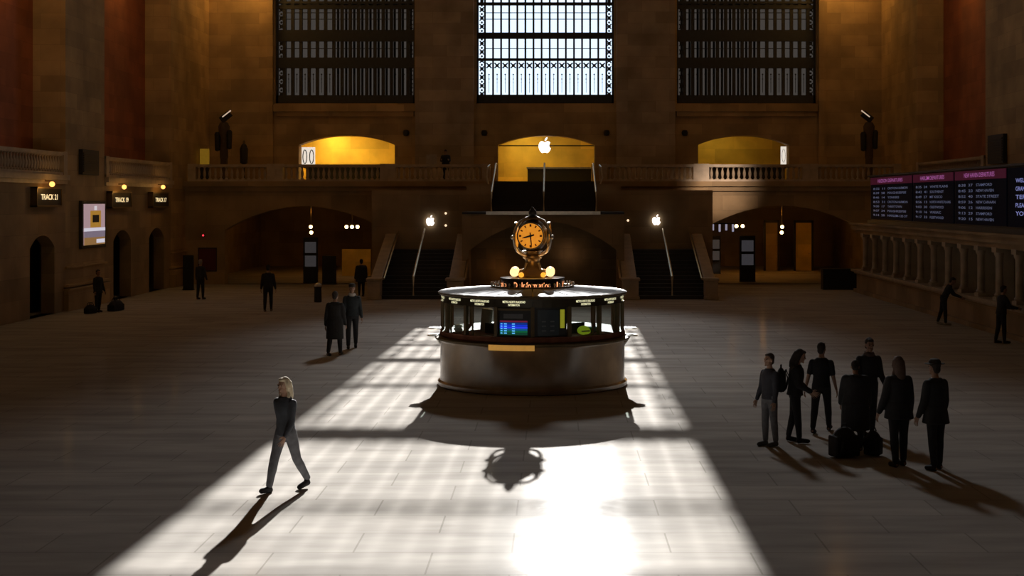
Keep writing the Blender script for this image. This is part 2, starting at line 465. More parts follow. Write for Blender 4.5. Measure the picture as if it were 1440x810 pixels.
# ------------------------------------------------------------------ stairs
def steps(mb, x0, x1, y0, z0, y1, z1, n):
    for i in range(n):
        ya = y0 + (y1 - y0) * i / n; za = z0 + (z1 - z0) * (i + 1) / n
        mb.bb(x0, x1, ya, y1, max(z0, za - (z1 - z0) / n) , za)
    return mb
# central block under the landing, with arch
struct(wall_panel(PE(63.5), -3.62, 3.62, 0, 3.62, [AS], 1.0).build('wall_stair_block', M_LOW))
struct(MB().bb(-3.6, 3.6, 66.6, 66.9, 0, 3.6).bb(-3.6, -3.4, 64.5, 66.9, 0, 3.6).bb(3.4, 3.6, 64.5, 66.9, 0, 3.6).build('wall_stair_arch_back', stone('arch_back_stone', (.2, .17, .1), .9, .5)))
land = MB().bb(-3.62, 3.62, 63.42, 66.9, 3.62, 3.72)
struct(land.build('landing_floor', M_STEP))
struct(MB().bb(-8.1, -3.62, 67.0, 72.0, 0, 4.72).build('wall_stair_north', M_LOW)); struct(MB().bb(3.62, 7.95, 67.0, 72.0, 0, 4.72).build('wall_stair_south', M_LOW))
struct(MB().bb(-3.62, -2.5, 66.9, 71.65, 0, 5.0).bb(2.5, 3.62, 66.9, 71.65, 0, 5.0).build('wall_stair_cheek', M_LOW))
up = steps(MB(), -2.5, 2.5, 66.7, 3.72, 71.65, 5.2, 10)
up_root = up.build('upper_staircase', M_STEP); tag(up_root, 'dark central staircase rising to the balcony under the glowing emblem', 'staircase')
MB().bb(-2.55, 2.55, 63.36, 63.44, 3.6, 3.75).build('landing_edge', M_STEEL, up_root)
def rail_pts(root, x, pts, r=.035, posts=True, m=None):
    m = m or M_STEEL
    MB().tube([(x, y, z) for y, z in pts], r, 8).build('handrail', m, root)
for x in (-2.45, 0, 2.45):
    rail_pts(up_root, x, [(66.5, 3.72), (66.5, 4.62), (71.5, 6.1), (73.2, 6.1), (73.2, 5.2)] if x else [(66.5, 3.72), (66.5, 4.62), (71.5, 6.1), (71.5, 5.2)], .045, m=mat('pale_rail', (.7, .62, .42), .3, .6))
# curved scroll ends beside upper stairs
for x, l in ((-2.75, 'upright bronze scroll end of the rail left of the central stairs'), (2.75, 'upright bronze scroll end of the rail right of the central stairs')):
    MB().tube([(x, 71.2, 6.0), (x * 1.03, 71.0, 5.9), (x * 1.05, 70.9, 5.4), (x * 1.01, 70.9, 5.0)], .05, 8).build('scroll_rail', M_STEEL, up_root)
def side_stairs(s, label, labels):
    xo, xi = s * 7.2, s * 3.75
    st = steps(MB(), min(xo, xi), max(xo, xi), 60.9, 0, 66.2, 1.95, 13)
    st.bb(min(xo, xi), max(xo, xi), 66.2, 67.0, 0, 1.95)
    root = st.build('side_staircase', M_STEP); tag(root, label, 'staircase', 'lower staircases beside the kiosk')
    # middle brass handrail
    xm = s * 5.55
    MB().tube([(xm, 61.0, 0), (xm, 61.0, .95), (66.2 and xm, 66.2, 2.9)], .055, 8).build('handrail', mat('pale_rail', (.7, .62, .42)), root)
    for k, (x, w, nm) in enumerate(((xo, .5, 'outer_balustrade'), (xi, .62, 'inner_balustrade'))):
        b = MB()
        def slab(z0, z1, hw, y0=60.7, y1=67.0):
            a = .36
            sl = (2.85 - .88) / (67.0 - 61.3)
            ya, yb = 61.3, 67.0
            b.add([(x-hw, ya, z0(ya)), (x+hw, ya, z0(ya)), (x+hw, yb, z0(yb)), (x-hw, yb, z0(yb)), (x-hw, ya, z1(ya)), (x+hw, ya, z1(ya)), (x+hw, yb, z1(yb)), (x-hw, yb, z1(yb))],
                  [(0,3,2,1),(4,5,6,7),(0,1,5,4),(1,2,6,5),(2,3,7,6),(3,0,4,7)])
        sl = lambda y: .82 + (y - 61.3) * (2.68 - .82) / 5.7
        slab(lambda y: 0, lambda y: sl(y) - .12, .13)
        b.build(nm, M_LOW, root)
        b = MB(); slab(lambda y: sl(y) - .12, lambda y: sl(y), w / 2); 
        b.build('cap_rail', M_MARBLE, root, bevel=.03)
        MB().bb(x - w * .55, x + w * .55, 60.6, 61.3, 0, .8).bb(x - w * .65, x + w * .65, 60.52, 61.38, .8, .92).bb(x - w * .62, x + w * .62, 60.55, 61.35, 0, .14).build('newel_post', M_MARBLE, root, bevel=.02)
        MB().tube([(x - s * (w / 2 + .1), 61.3, .86), (x - s * (w / 2 + .1), 67.0, 2.75)], .04, 8).build('handrail', M_BRASS, root)
side_stairs(-1, 'dark staircase with pale stone balustrades left of the round kiosk', None)
side_stairs(1, 'dark staircase with pale stone balustrades right of the round kiosk', None)

# ------------------------------------------------------------------ emblem signs
M_WHITE = mat('white_light', (.9, .9, .9), .5, 0, (1, .93, .86), 2.2)
BODY = [(0,.30),(.10,.36),(.22,.40),(.34,.36),(.42,.28),(.37,.20),(.335,.11),(.335,.02),(.37,-.07),(.46,-.15),(.42,-.27),(.34,-.39),(.25,-.48),(.17,-.50),(.08,-.47),(0,-.45),(-.08,-.47),(-.17,-.50),(-.25,-.47),(-.36,-.34),(-.43,-.18),(-.46,-.02),(-.45,.14),(-.40,.27),(-.32,.36),(-.22,.40),(-.10,.36)]
LEAF = [(0,.43),(.01,.53),(.06,.61),(.13,.67),(.21,.69),(.20,.60),(.15,.51),(.08,.45)]
def emblem(c, h, label):
    k = h / 1.19
    root = empty('emblem_sign', c); tag(root, label, 'sign', 'glowing white bitten fruit emblems')
    P = lambda u, v, w: Vector((u * k, w, (v - .1) * k))
    MB().prism(BODY, P, .06).build('emblem_fruit', M_WHITE, root)
    MB().prism(LEAF, P, .06).build('emblem_leaf', M_WHITE, root)
    MB().bb(-.02, .02, .06, .16, -.02, .02).build('bracket', M_BLACK, root)
    return root
emblem(at(766, 204, YU + .9), .86, 'large glowing white bitten apple emblem in the central golden doorway')
# carrying bar for the large emblem
hang = MB().bb(-3.35, 3.45, YU + 1.04, YU + 1.12, 7.22, 7.28)
tag(hang.build('emblem_carrier_bar', M_BRONZE), 'thin dark bar spanning the central golden doorway behind the emblem', 'bar')
emblem(at(605, 310, 66.84), .5, 'small glowing white bitten apple emblem above the left lower stairs')
emblem(at(923, 309, 66.84), .5, 'small glowing white bitten apple emblem above the right lower stairs')

# posters in the balcony doorways
def poster(name, px0, px1, py0, py1, d, label, figs):
    a, b = at(px0, py1, d), at(px1, py0, d)
    root = empty(name, ((a.x + b.x) / 2, d, (a.z + b.z) / 2)); tag(root, label, 'poster')
    w, h = b.x - a.x, b.z - a.z
    MB().bb(-w/2, w/2, 0, .06, -h/2, h/2).build('poster_sheet', mat('poster_white', (.85, .82, .76), .5, 0, (1, .93, .82), .75), root)
    for i in range(figs):
        f = MB(); cx = -w/2 + w * (i + .5) / figs
        f.tube([(cx + .42 * w / figs * math.sin(t) * .7, -.012, h * .36 * math.cos(t)) for t in [k * math.pi / 8 for k in range(17)]], w * .035, 6)
        f.build('printed_figure', M_BLACK, root)
    MB().bb(-w/2, w/2, .06, .1, -h/2, h/2).bb(-.02, .02, .0, .06, CAMZ*0 - (root.location.z - 5.2), -h/2).build('stand', M_BLACK, root)
poster('advert_poster', 424, 443, 207, 234, YU + 1.15, 'white poster with two dark oval figures inside the left golden doorway', 2)
poster('advert_poster', 1098, 1106, 206, 232, YU + 1.15, 'narrow white poster at the edge of the right golden doorway', 1)

# small dark wall speakers by the doorways
for px, py, l in ((571, 187, 'small dark wall speaker right of the left golden doorway'), (681, 187, 'small dark wall speaker left of the central doorway'), (853, 187, 'small dark wall speaker right of the central doorway'), (963, 187, 'small dark wall speaker left of the right golden doorway')):
    p = at(px, py, YU - .1)
    root = empty('wall_fixture', p); tag(root, l, 'lamp', 'small dark wall speakers')
    MB().lathe([(.02, -.16), (.13, -.14), (.17, 0), (.13, .14), (.02, .16)], n=12).build('housing', M_BLACK, root, True)
    MB().bb(-.04, .04, .05, .1, -.05, .05).build('bracket', M_BLACK, root)

# speaker boxes on the piers
def speaker_box(s, y0, y1, z0, z1, label):
    x = s * 18.2
    root = empty('wall_loudspeaker', (x, (y0+y1)/2, (z0+z1)/2)); tag(root, label, 'loudspeaker', 'dark loudspeakers on the piers')
    w, h = y1 - y0, z1 - z0
    MB().bb(-s*.0, -s*.16, -w/2, w/2, -h/2, h/2).build('cabinet', M_BLACK, root)
    g = MB()
    for i in range(9): g.bb(-s*.16, -s*.19, -w/2 + .08, w/2 - .08, -h/2 + .1 + (h-.2)*i/9, -h/2 + .16 + (h-.2)*i/9)
    g.build('grille', M_BRONZE, root)
speaker_box(-1, 55.9, 57.9, 5.25, 6.25, 'dark square loudspeaker above the lit advert screen')
speaker_box(1, 55.6, 57.6, 5.7, 6.85, 'dark square loudspeaker above the departure board')

# ------------------------------------------------------------------ advert screen on the left pier (lettering left blank, product shot kept generic)
root = empty('advert_screen', (-18.2, 57.43, 3.27)); tag(root, 'bright advert screen with amber perfume bottle on the left stone pier', 'screen')
MB().bb(0, .12, -1.5, 1.5, -.95, .95).build('screen_frame', M_BRONZE, root)
def glow(n, c, s): return mat(n, tuple(x*.3 for x in c), .4, 0, c, s)
MB().bb(.12, .14, -1.3, 1.3, -.82, .82).build('display', glow('advert_pink', (.62, .42, .46), .55), root)
P_ = lambda y0, y1, z0, z1, n, m, o=.15: MB().bb(.12, o, y0, y1, z0, z1).build(n, m, root)
P_(-.55, .75, -.12, .55, 'bottle', glow('advert_amber', (.65, .33, .05), .5))
P_(-.3, .5, .08, .38, 'bottle_label', glow('advert_black', (.02, .02, .02), .1), .155)
P_(-.05, .25, .57, .74, 'bottle_stopper', glow('advert_glass', (.8, .75, .8), .7))
P_(-1.3, 1.3, -.27, -.14, 'caption_band', glow('advert_white', (.8, .78, .9), .7))
P_(-1.3, 1.3, -.52, -.27, 'middle_band', glow('advert_mauve', (.4, .33, .45), .4), .145)
P_(-1.3, 1.3, -.82, -.52, 'lower_band', glow('advert_brown', (.5, .27, .1), .45), .145)
P_(.2, 1.25, -.76, -.6, 'product', glow('advert_white', (.8, .78, .9), .7))

# ------------------------------------------------------------------ track signs and orb lamps
M_SIGN = mat('sign_black', (.015, .013, .013), .45)
M_SIGNT = mat('sign_letters', (.9, .8, .5), .5, 0, (1, .78, .42), 1.1)
M_ORB = mat('amber_orb', (.9, .5, .2), .4, 0, (1, .42, .1), 2.4)
def track_sign(px, py, ny, body, label, llabel):
    d = 18.5 * FPX / (VPX - px); z = CAMZ - (py - HOR) * d / FPX
    root = empty('track_sign', (-18.2, d, z)); tag(root, label, 'sign', 'track number signs over the gates')
    MB().bb(0, .22, -ny/2, ny/2, -.3, .3).build('sign_box', M_SIGN, root)
    fr = MB().bb(0, .25, -ny/2-.05, ny/2+.05, .3, .36).bb(0, .25, -ny/2-.05, ny/2+.05, -.36, -.3).bb(0, .25, -ny/2-.05, -ny/2, -.36, .36).bb(0, .25, ny/2, ny/2+.05, -.36, .36)
    fr.build('sign_frame', M_DBRASS, root)
    text_mesh('lettering', body, lambda u, v: (.228, u, v), ny * .68, .2, M_SIGNT, root)
    zl = CAMZ - (py - 18 - HOR) * d / FPX
    lr = empty('orb_lamp', (-18.0, d, zl)); tag(lr, llabel, 'lamp', 'orange orb lamps above the track signs')
    MB().ball((0.12, 0, 0), .1, 14, 10).build('globe', M_ORB, lr, True)
    MB().bb(-.2, .12, -.03, .03, .1, .14).bb(-.2, -.17, -.08, .08, .04, .2).build('bracket', M_DBRASS, lr)
    light('POINT', (-17.3, d, zl - .1), 9, (1, .5, .12), shadow_soft_size=.12)
    return d
track_sign(69, 277, 2.5, 'TRACK 21', 'lit black track sign reading TRACK 21 left of the advert screen', 'orange orb lamp above the first track sign')
track_sign(171, 281, 2.7, 'TRACK 19', 'lit black track sign reading TRACK 19 just right of the advert screen', 'orange orb lamp above the middle track sign')
track_sign(226, 281, 2.7, 'TRACK 17', 'lit black track sign reading TRACK 17 nearest the corner arch', 'orange orb lamp above the track sign nearest the corner')

# ------------------------------------------------------------------ ticket counter and departure board on the right
XT = 14.4
root = empty('ticket_counter', (0, 0, 0)); tag(root, 'long stone ticket counter with columned windows under the departure board', 'ticket counter')
MB().bb(XT + .12, 18.2, 26, 66, 0, .96).bb(XT, 18.2, 26, 66.1, 0, .16).build('counter_base', M_LOW, root)
MB().bb(XT - .12, 18.2, 26, 66.15, .96, 1.06).bb(XT + .02, 18.2, 26, 66.1, .86, .96).build('counter_ledge', M_MARBLE, root)
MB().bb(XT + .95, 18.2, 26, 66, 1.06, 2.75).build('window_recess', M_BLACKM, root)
MB().bb(XT - .1, 18.2, 26, 66.2, 2.9, 3.12).bb(XT + .05, 18.2, 26, 66.1, 2.72, 2.9).bb(XT - .22, 18.2, 26, 66.3, 3.12, 3.2).build('cornice', M_LOW, root)
COLME = None
for i in range(20):
    y = 27.6 + i * 1.94
    if COLME is None:
        c = MB().bb(-.16, .16, -.2, .2, 0, .12).lathe([(.15, .12), (.17, .18), (.12, .24), (.12, 1.36), (.17, 1.46), (.17, 1.52)], n=12).bb(-.18, .18, -.22, .22, 1.52, 1.68).bb(.1, .8, -.12, .12, 0, 1.68).build('column', M_MARBLE, root, True); COLME = c
    else:
        c = COLME.copy(); COL.objects.link(c)
    c.location = (XT + .2, y, 1.06)
for i in range(19):
    y = 27.6 + (i + .5) * 1.94
    g = MB().bb(XT + .6, XT + .63, y - .8, y + .8, 1.06, 1.12)
    for k in range(7): g.bb(XT + .6, XT + .62, y - .75 + k * .25 - .012, y - .75 + k * .25 + .012, 1.06, 2.72)
    g.build('ticket_grille', M_DBRASS, root)

root = empty('departure_board', (XT, 0, 0)); tag(root, 'long black electronic departure board above the ticket counter', 'departure board')
z0, z1 = 3.42, 5.22
def ty(px): return (XT - CAMX) * FPX / (px - VPX)
spans = [(ty(1280), ty(1222), 'HUDSON DEPARTURES'), (ty(1338), ty(1281.5), 'HARLEM DEPARTURES'), (ty(1412), ty(1340), 'NEW HAVEN DEPARTURES'), (38.0, ty(1414), 'NOTICES')]
MB().bb(.12, .7, 38, spans[0][1] + .2, z0 - .22, z1 + .05).build('board_case', M_BLACK, root)
M_TXT = mat('board_text', (.2, .25, .5), .5, 0, (.42, .5, .85), .14)
M_TXTB = mat('board_text_bright', (.2, .25, .6), .5, 0, (.4, .45, 1), .4)
M_HEAD = mat('board_head', (.1, .015, .06), .7, 0, (.16, .012, .05), .16)
M_HEADT = mat('board_head_text', (.6, .2, .6), .5, 0, (.75, .22, .7), .32)
M_SCR = mat('board_black', (.006, .006, .012), .6, 0, (.004, .005, .012), .1, spec=.03)
DEST = [['CROTON-HARMON', 'POUGHKEEPSIE', 'YONKERS', 'CROTON-HARMON', 'TARRYTOWN', 'POUGHKEEPSIE', 'HARLEM-125 ST'],
        ['WHITE PLAINS', 'SOUTHEAST', 'MT KISCO', 'NORTH WHITE PLAINS', 'CRESTWOOD', 'WASSAIC', 'FLEETWOOD'],
        ['STAMFORD', 'NEW HAVEN', 'STATE STREET', 'NEW CANAAN', 'HARRISON', 'STAMFORD', 'NEW HAVEN']]
for k, (ya, yb, head) in enumerate(spans):
    p = MB().bb(.08, .12, ya + .03, yb - .03, z0, z1).build('screen_panel', M_SCR, root)
    w = yb - ya - .06; yc = (ya + yb) / 2
    # text reads left to right as seen from the hall: u runs towards -y
    MB().bb(.06, .08, ya + .03, yb - .03, z1 - .3, z1).build('header_band', M_HEAD if k < 3 else M_SCR, p)
    if k < 3:
        text_mesh('header_lettering', head, lambda u, v: (.055, yc - u, z1 - .15 + v), w * .6, .15, M_HEADT, p)
        rows = 7
        for r in range(rows):
            zr = z1 - .48 - r * (z1 - z0 - .55) / (rows - .4)
            tm = '%d:%02d  %d' % (8 + (32 + r * 7 + k * 3) // 60, (32 + r * 7 + k * 3) % 60, 11 + (r * 17 + k * 13) % 31)
            text_mesh('departure_row', tm, lambda u, v: (.07, yb - .03 - w * .22 - u, zr + v), w * .3, .09, M_TXT, p)
            dd = DEST[k][r]
            ww = w * min(.5, .032 * len(dd) + .05)
            text_mesh('departure_row', dd, lambda u, v: (.07, yb - .03 - w * .44 - ww / 2 - u, zr + v), ww, .09, M_TXT, p)
    else:
        for r, s in enumerate(['SERVICE', 'WELCOME TO', 'GRAND CENTRAL', 'TERMINAL', 'PLEASE WATCH', 'YOUR STEP']):
            text_mesh('notice_row', s, lambda u, v: (.07, ty(1445) - u, z1 - .14 - .25 * r + v), 2.6, .13, M_TXTB, p)
MB().bb(.0, .5, 38, spans[0][1] + .3, z1 + .05, z1 + .12).build('top_trim', M_BRONZE, root)
MB().bb(.0, .5, 38, spans[0][1] + .3, z0 - .22, z0 - .05).build('lower_trim', M_BRONZE, root)

# ================================================================== INFORMATION KIOSK
KC = Vector((0, 32.8, 0))
def ang(deg):                     # kiosk angle: 0 faces the camera, positive to the right
    return R(-90 + deg)
def cyl(r, a, z): return Vector((r * math.cos(ang(a)), r * math.sin(ang(a)), z))
kiosk = empty('information_kiosk', KC)
tag(kiosk, 'round information kiosk with marble drum, glazed booth and pale ribbed roof', 'kiosk')
M_DRUM = mat('kiosk_marble', (.25, .165, .09), .22, var=.3, scale=1.6)
M_WOOD = mat('kiosk_red_wood', (.16, .06, .035), .75, var=.25, spec=.08)
M_KBR = mat('kiosk_bronze', (.12, .085, .045), .6, .25, spec=.2)
MB().lathe([(2.14, 0), (2.18, .02), (2.18, .1), (2.13, .14), (2.12, .2), (2.12, 1.0), (2.15, 1.05), (1.7, 1.05), (1.7, 0)], n=64).build('marble_drum', M_DRUM, kiosk, True)
MB().lathe([(1.7, 1.05), (2.2, 1.05), (2.24, 1.075), (2.24, 1.11), (2.17, 1.14), (1.7, 1.14)], n=64).build('counter_ledge', M_KBR, kiosk, True)
MB().lathe([(1.72, 1.14), (2.13, 1.14), (2.14, 1.16), (2.12, 1.24), (2.13, 1.26), (1.72, 1.26)], n=64).build('window_sill_rail', M_WOOD, kiosk, True)
MB().lathe([(.01, .02), (1.7, .02), (1.7, .05), (.01, .05)], n=48).build('booth_deck', M_BLACKM, kiosk)
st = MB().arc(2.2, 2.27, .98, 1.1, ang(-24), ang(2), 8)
st.build('bright_brass_plate', mat('lit_brass', (.62, .36, .1), .4, .6, (.8, .4, .08), .35), kiosk)  # shine put in as emission on the brass plate
for a in [-88, -94, 88, 94]:
    MB().lathe([(.01, 0), (.16, .0), (.19, .02), (.16, .04), (.01, .04)], tuple(cyl(2.25, a, 1.1 if abs(a) < 90 else 1.24)), 14).tube([cyl(2.1, a, .9), cyl(2.25, a, 1.12)], .03, 6).build('writing_shelf', M_STEEL, kiosk, True)
ROFF = 1.0
for k in range(16):
    a = k * 22.5 + ROFF
    c = cyl(2.07, a, 1.58)
    MB().box(c, (.075, .085, .66), rz=ang(a) + R(90)).build('mullion', M_KBR, kiosk)
SIGNS = ['METRO-NORTH RAILROAD\nINFORMATION']
M_KSIGN = mat('kiosk_sign_letters', (.9, .88, .6), .5, 0, (.95, .9, .55), 1.0)
M_FASC = mat('kiosk_fascia', (.045, .035, .02), .35, .4)
for k in range(16):
    a0, a1 = k * 22.5 + ROFF, (k + 1) * 22.5 + ROFF
    am = (a0 + a1) / 2
    f = MB().arc(2.02, 2.09, 1.9, 2.08, ang(a0), ang(a1), 4).build('fascia_panel', M_FASC, kiosk)
    front = math.cos(R(am))
    bay = am % 360
    if k != 0:                              # the dark bay right of the centre carries no sign
        for line, zz, wd in (('METRO-NORTH RAILROAD', 2.022, .5), ('INFORMATION', 1.955, .25)):
            text_mesh('lettering', line, lambda u, v: cyl(2.097, am + math.degrees(u / 2.09), zz + v), wd, .05, M_KSIGN, f)
    if k in (0, 15):
        continue
    MB().arc(2.055, 2.065, 1.26, 1.9, ang(a0 + 1.2), ang(a1 - 1.2), 4).build('window_pane', M_GLASS, kiosk)
    if front > -.2:
        MB().box(cyl(2.06, a0 + 11.25 + (6 if am < 180 else -6), 1.58), (.03, .03, .64), rz=ang(am) + R(90)).build('window_bar', M_KBR, kiosk)
# bay with departures screen (left of centre), bay with a dark notice panel (right of centre)
def bay_panel(name, a0, a1, r0, r1, z0, z1, m, par=kiosk): return MB().arc(r0, r1, z0, z1, ang(a0), ang(a1), 6).build(name, m, par)
bk = bay_panel('screen_bay', -21.3, -.2, 2.0, 2.04, 1.26, 1.9, M_BLACK)
bay_panel('top_strip', -21.3, -.2, 2.04, 2.075, 1.83, 1.88, M_KBR, bk)
bay_panel('grey_card', -17, -5, 2.04, 2.05, 1.66, 1.76, mat('grey_card', (.12, .12, .13), .6), bk)
lcd = bay_panel('departures_display', -19.5, -2, 2.04, 2.056, 1.3, 1.62, M_BLACK, bk)
rows = [(.55, .62, (.3, .02, .08), .18), (.48, .55, (.0, .05, .35), .3), (.4, .48, (.0, .03, .6), .5), (.33, .4, (.02, .04, .8), .6), (.26, .33, (.0, .12, .3), .4), (.19, .26, (.0, .22, .08), .22), (.1, .19, (.0, .12, .06), .16)]
for i, (f0, f1, c, s) in enumerate(rows):
    zz0 = 1.3 + .32 * (f0 - .1) / .52; zz1 = 1.3 + .32 * (f1 - .1) / .52
    MB().arc(2.056, 2.058, zz0 + .003, zz1 - .003, ang(-19.3), ang(-2.2), 6).build('display_row', mat('display_row_%d' % i, c, .4, 0, c, s * 1.6), lcd)
for (b0, b1) in ((-18.8, -17.6), (-16.6, -14.8), (-11.6, -9.8)):
    g = MB()
    for i in range(5): g.arc(2.058, 2.06, 1.33 + i * .05, 1.355 + i * .05, ang(b0), ang(b1), 2)
    g.build('display_column', mat('display_cyan', (.1, .4, .8), .4, 0, (.12, .5, 1), .9), lcd)
bk = bay_panel('notice_bay', 1.6, 22.2, 2.0, 2.04, 1.26, 1.9, M_BLACK)
pst = bay_panel('notice_sheet', 4, 17, 2.04, 2.05, 1.29, 1.85, mat('notice_blue', (.02, .035, .05), .4), bk)
for r in range(3):
    for c in range(2):
        bay_panel('notice_mark', 6.5 + c * 5.2, 9 + c * 5.2, 2.05, 2.053, 1.38 + r * .1, 1.41 + r * .1, mat('notice_mark', (.11, .13, .14), .5), pst)
bay_panel('lit_edge_strip', 18, 20.6, 2.04, 2.06, 1.45, 1.85, mat('olive_strip', (.35, .36, .03), .5, 0, (.5, .5, .03), .35), bk)
MB().lathe([(2.0, 2.08), (2.15, 2.08), (2.17, 2.1), (2.17, 2.13), (2.12, 2.15), (2.0, 2.15)], n=64).build('eave_ring', M_KBR, kiosk, True)
M_ROOF = mat('pale_roof_glass', (.36, .38, .40), .8, .0, var=.06, spec=.05)
for k in range(32):
    a0, a1 = k * 11.25 + ROFF, (k + 1) * 11.25 + ROFF
    rr = lambda r, z, a: cyl(r, a, z)
    p = MB(); n = 3; rings = []
    for i in range(n + 1):
        a = a0 + .6 + (a1 - a0 - 1.2) * i / n
        rings.append([cyl(2.14, a, 2.12), cyl(2.14, a, 2.145), cyl(.9, a, 2.235), cyl(.9, a, 2.2)])
    p.loft(rings).build('roof_panel', M_ROOF, kiosk)
MB().lathe([(.5, 2.08), (2.1, 2.08), (2.1, 2.11), (.9, 2.2), (.5, 2.2)], n=48).build('roof_deck', M_BLACK, kiosk)
# crest ring with beads, rotating word drum
MB().lathe([(.98, 2.19), (.99, 2.2), (.95, 2.24), (.95, 2.27), (.9, 2.27), (.9, 2.19)], n=48).build('crest_ring', M_DBRASS, kiosk, True)
BEAD = None
for k in range(44):
    if BEAD is None:
        BEAD = MB().ball((0, 0, .035), (.026, .026, .035), 7, 5).tube([(0, 0, -.03), (0, 0, .03)], .012, 5).build('crest_bead', M_STEEL, kiosk, True); o = BEAD
    else:
        o = BEAD.copy(); COL.objects.link(o)
    o.location = cyl(.95, k * 360 / 44, 2.28)
drum = MB().lathe([(.72, 2.19), (.72, 2.4), (.74, 2.41), (.74, 2.43), (.3, 2.44), (.3, 2.19)], n=48).build('sign_drum', mat('drum_dark', (.03, .02, .015), .4, .3), kiosk, True)
MB().lathe([(.74, 2.432), (.745, 2.445), (.4, 2.452), (.4, 2.44)], n=40).build('drum_top', M_ROOF, drum, True)
M_INFO = mat('information_letters', (.9, .4, .2), .5, 0, (1, .36, .14), 1.5)
for c in (8, 98, 188, 278):
    text_mesh('lettering', 'Information', lambda u, v: cyl(.725, c + math.degrees(u / .725), 2.3 + v), .68, .14, M_INFO, drum)
for c, s in ((-31, 'D'), (50, 'J')):
    text_mesh('lettering', s, lambda u, v: cyl(.725, c + math.degrees(u / .725), 2.3 + v), .09, .13, M_INFO, drum)
# inside the booth
MB().lathe([(.36, .05), (.36, 2.08), (.3, 2.08), (.3, .05)], n=24).build('centre_column', M_KBR, kiosk, True)
MB().arc(1.25, 1.64, 1.02, 1.07, ang(-46), ang(72), 20).arc(1.25, 1.64, 1.02, 1.07, ang(115), ang(255), 20).build('inner_desk', M_WOOD, kiosk)

def onk(a, r, z): return KC + cyl(r, a, z)
def prop(name, a, r, z, label, cat, group=None, rz=None):
    o = empty(name, onk(a, r, z), (ang(a) + R(90)) if rz is None else rz); tag(o, label, cat, group); return o
def monitor(a, label):
    o = prop('monitor', a, 1.45, 1.07, label, 'monitor')
    MB().bb(-.1, .1, -.08, .08, 0, .02).bb(-.02, .02, -.02, .02, .02, .14).build('stand', M_BLACK, o)
    MB().bb(-.22, .22, -.03, .02, .1, .42).build('screen_case', M_BLACK, o, bevel=.008)
    MB().bb(-.2, .2, .02, .024, .12, .4).build('display', mat('monitor_glow', (.2, .25, .3), .4, 0, (.5, .65, .8), .5), o)
def chair(a, r, col, label):
    o = prop('office_chair', a, r, .05, label, 'chair')
    b = MB()
    for k in range(5): b.tube([(0, 0, .1), (.28*math.cos(k*1.257), .28*math.sin(k*1.257), .03)], .022, 6)
    b.tube([(0, 0, .1), (0, 0, .5)], .03, 8).build('base', M_BLACK, o)
    MB().ball((0, 0, .93), (.24, .23, .05), 14, 6).tube([(0,0,.5),(0,0,.93)], .025, 6).build('seat', M_BLACK, o, True)
    MB().box((0, .2, 1.42), (.4, .07, .62), rot=Matrix.Rotation(R(-6), 3, 'X')).build('backrest', col, o, bevel=.03)
M_TAN = mat('tan_leather', (.36, .3, .19), .5)
chair(-56, 1.45, M_TAN, 'tan backed office chair behind the left front booth window')
monitor(-36, 'dark computer monitor on the inner desk behind the second window left of the blue display')
monitor(44, 'dark computer monitor on the inner desk behind the window right of the notice panel')
o = prop('folded_vest', 38, 1.86, 1.26, 'bright yellow green folded safety vest on the sill behind the right front window', 'vest')
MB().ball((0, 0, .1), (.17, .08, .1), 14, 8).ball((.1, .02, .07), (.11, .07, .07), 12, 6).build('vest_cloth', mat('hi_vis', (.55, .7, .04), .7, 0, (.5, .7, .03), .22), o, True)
MB().bb(-.12, .12, -.086, -.078, .07, .1).build('reflective_band', M_STEEL, o)
o = prop('paper_stack', -60, 1.9, 1.26, 'untidy stack of white leaflets on the left sill', 'papers')
b = MB()
for i in range(9): b.box((random.uniform(-.02,.02), 0, .01 + i*.02), (.2, .13, .016), rz=random.uniform(-.4,.4))
b.build('leaflets', mat('paper_white', (.75, .74, .68), .7), o)
o = prop('green_file_box', 63, 1.48, 1.07, 'dark green file box behind the far right booth window', 'box')
MB().bb(-.2, .2, -.14, .14, 0, .24).build('box_body', mat('dark_green', (.02, .13, .05), .5), o, bevel=.01); MB().bb(-.21, .21, -.15, .15, .24, .28).build('lid', mat('dark_green2', (.03, .2, .07), .5), o)
o = prop('paper_coffee_cup', 52, 1.9, 1.26, 'small white paper cup on the right sill', 'cup')
MB().lathe([(.03, 0), (.042, .11), (.046, .11), (.046, .125), (.01, .125)], n=12).build('cup', mat('paper_white2', (.8, .8, .78), .6), o, True)
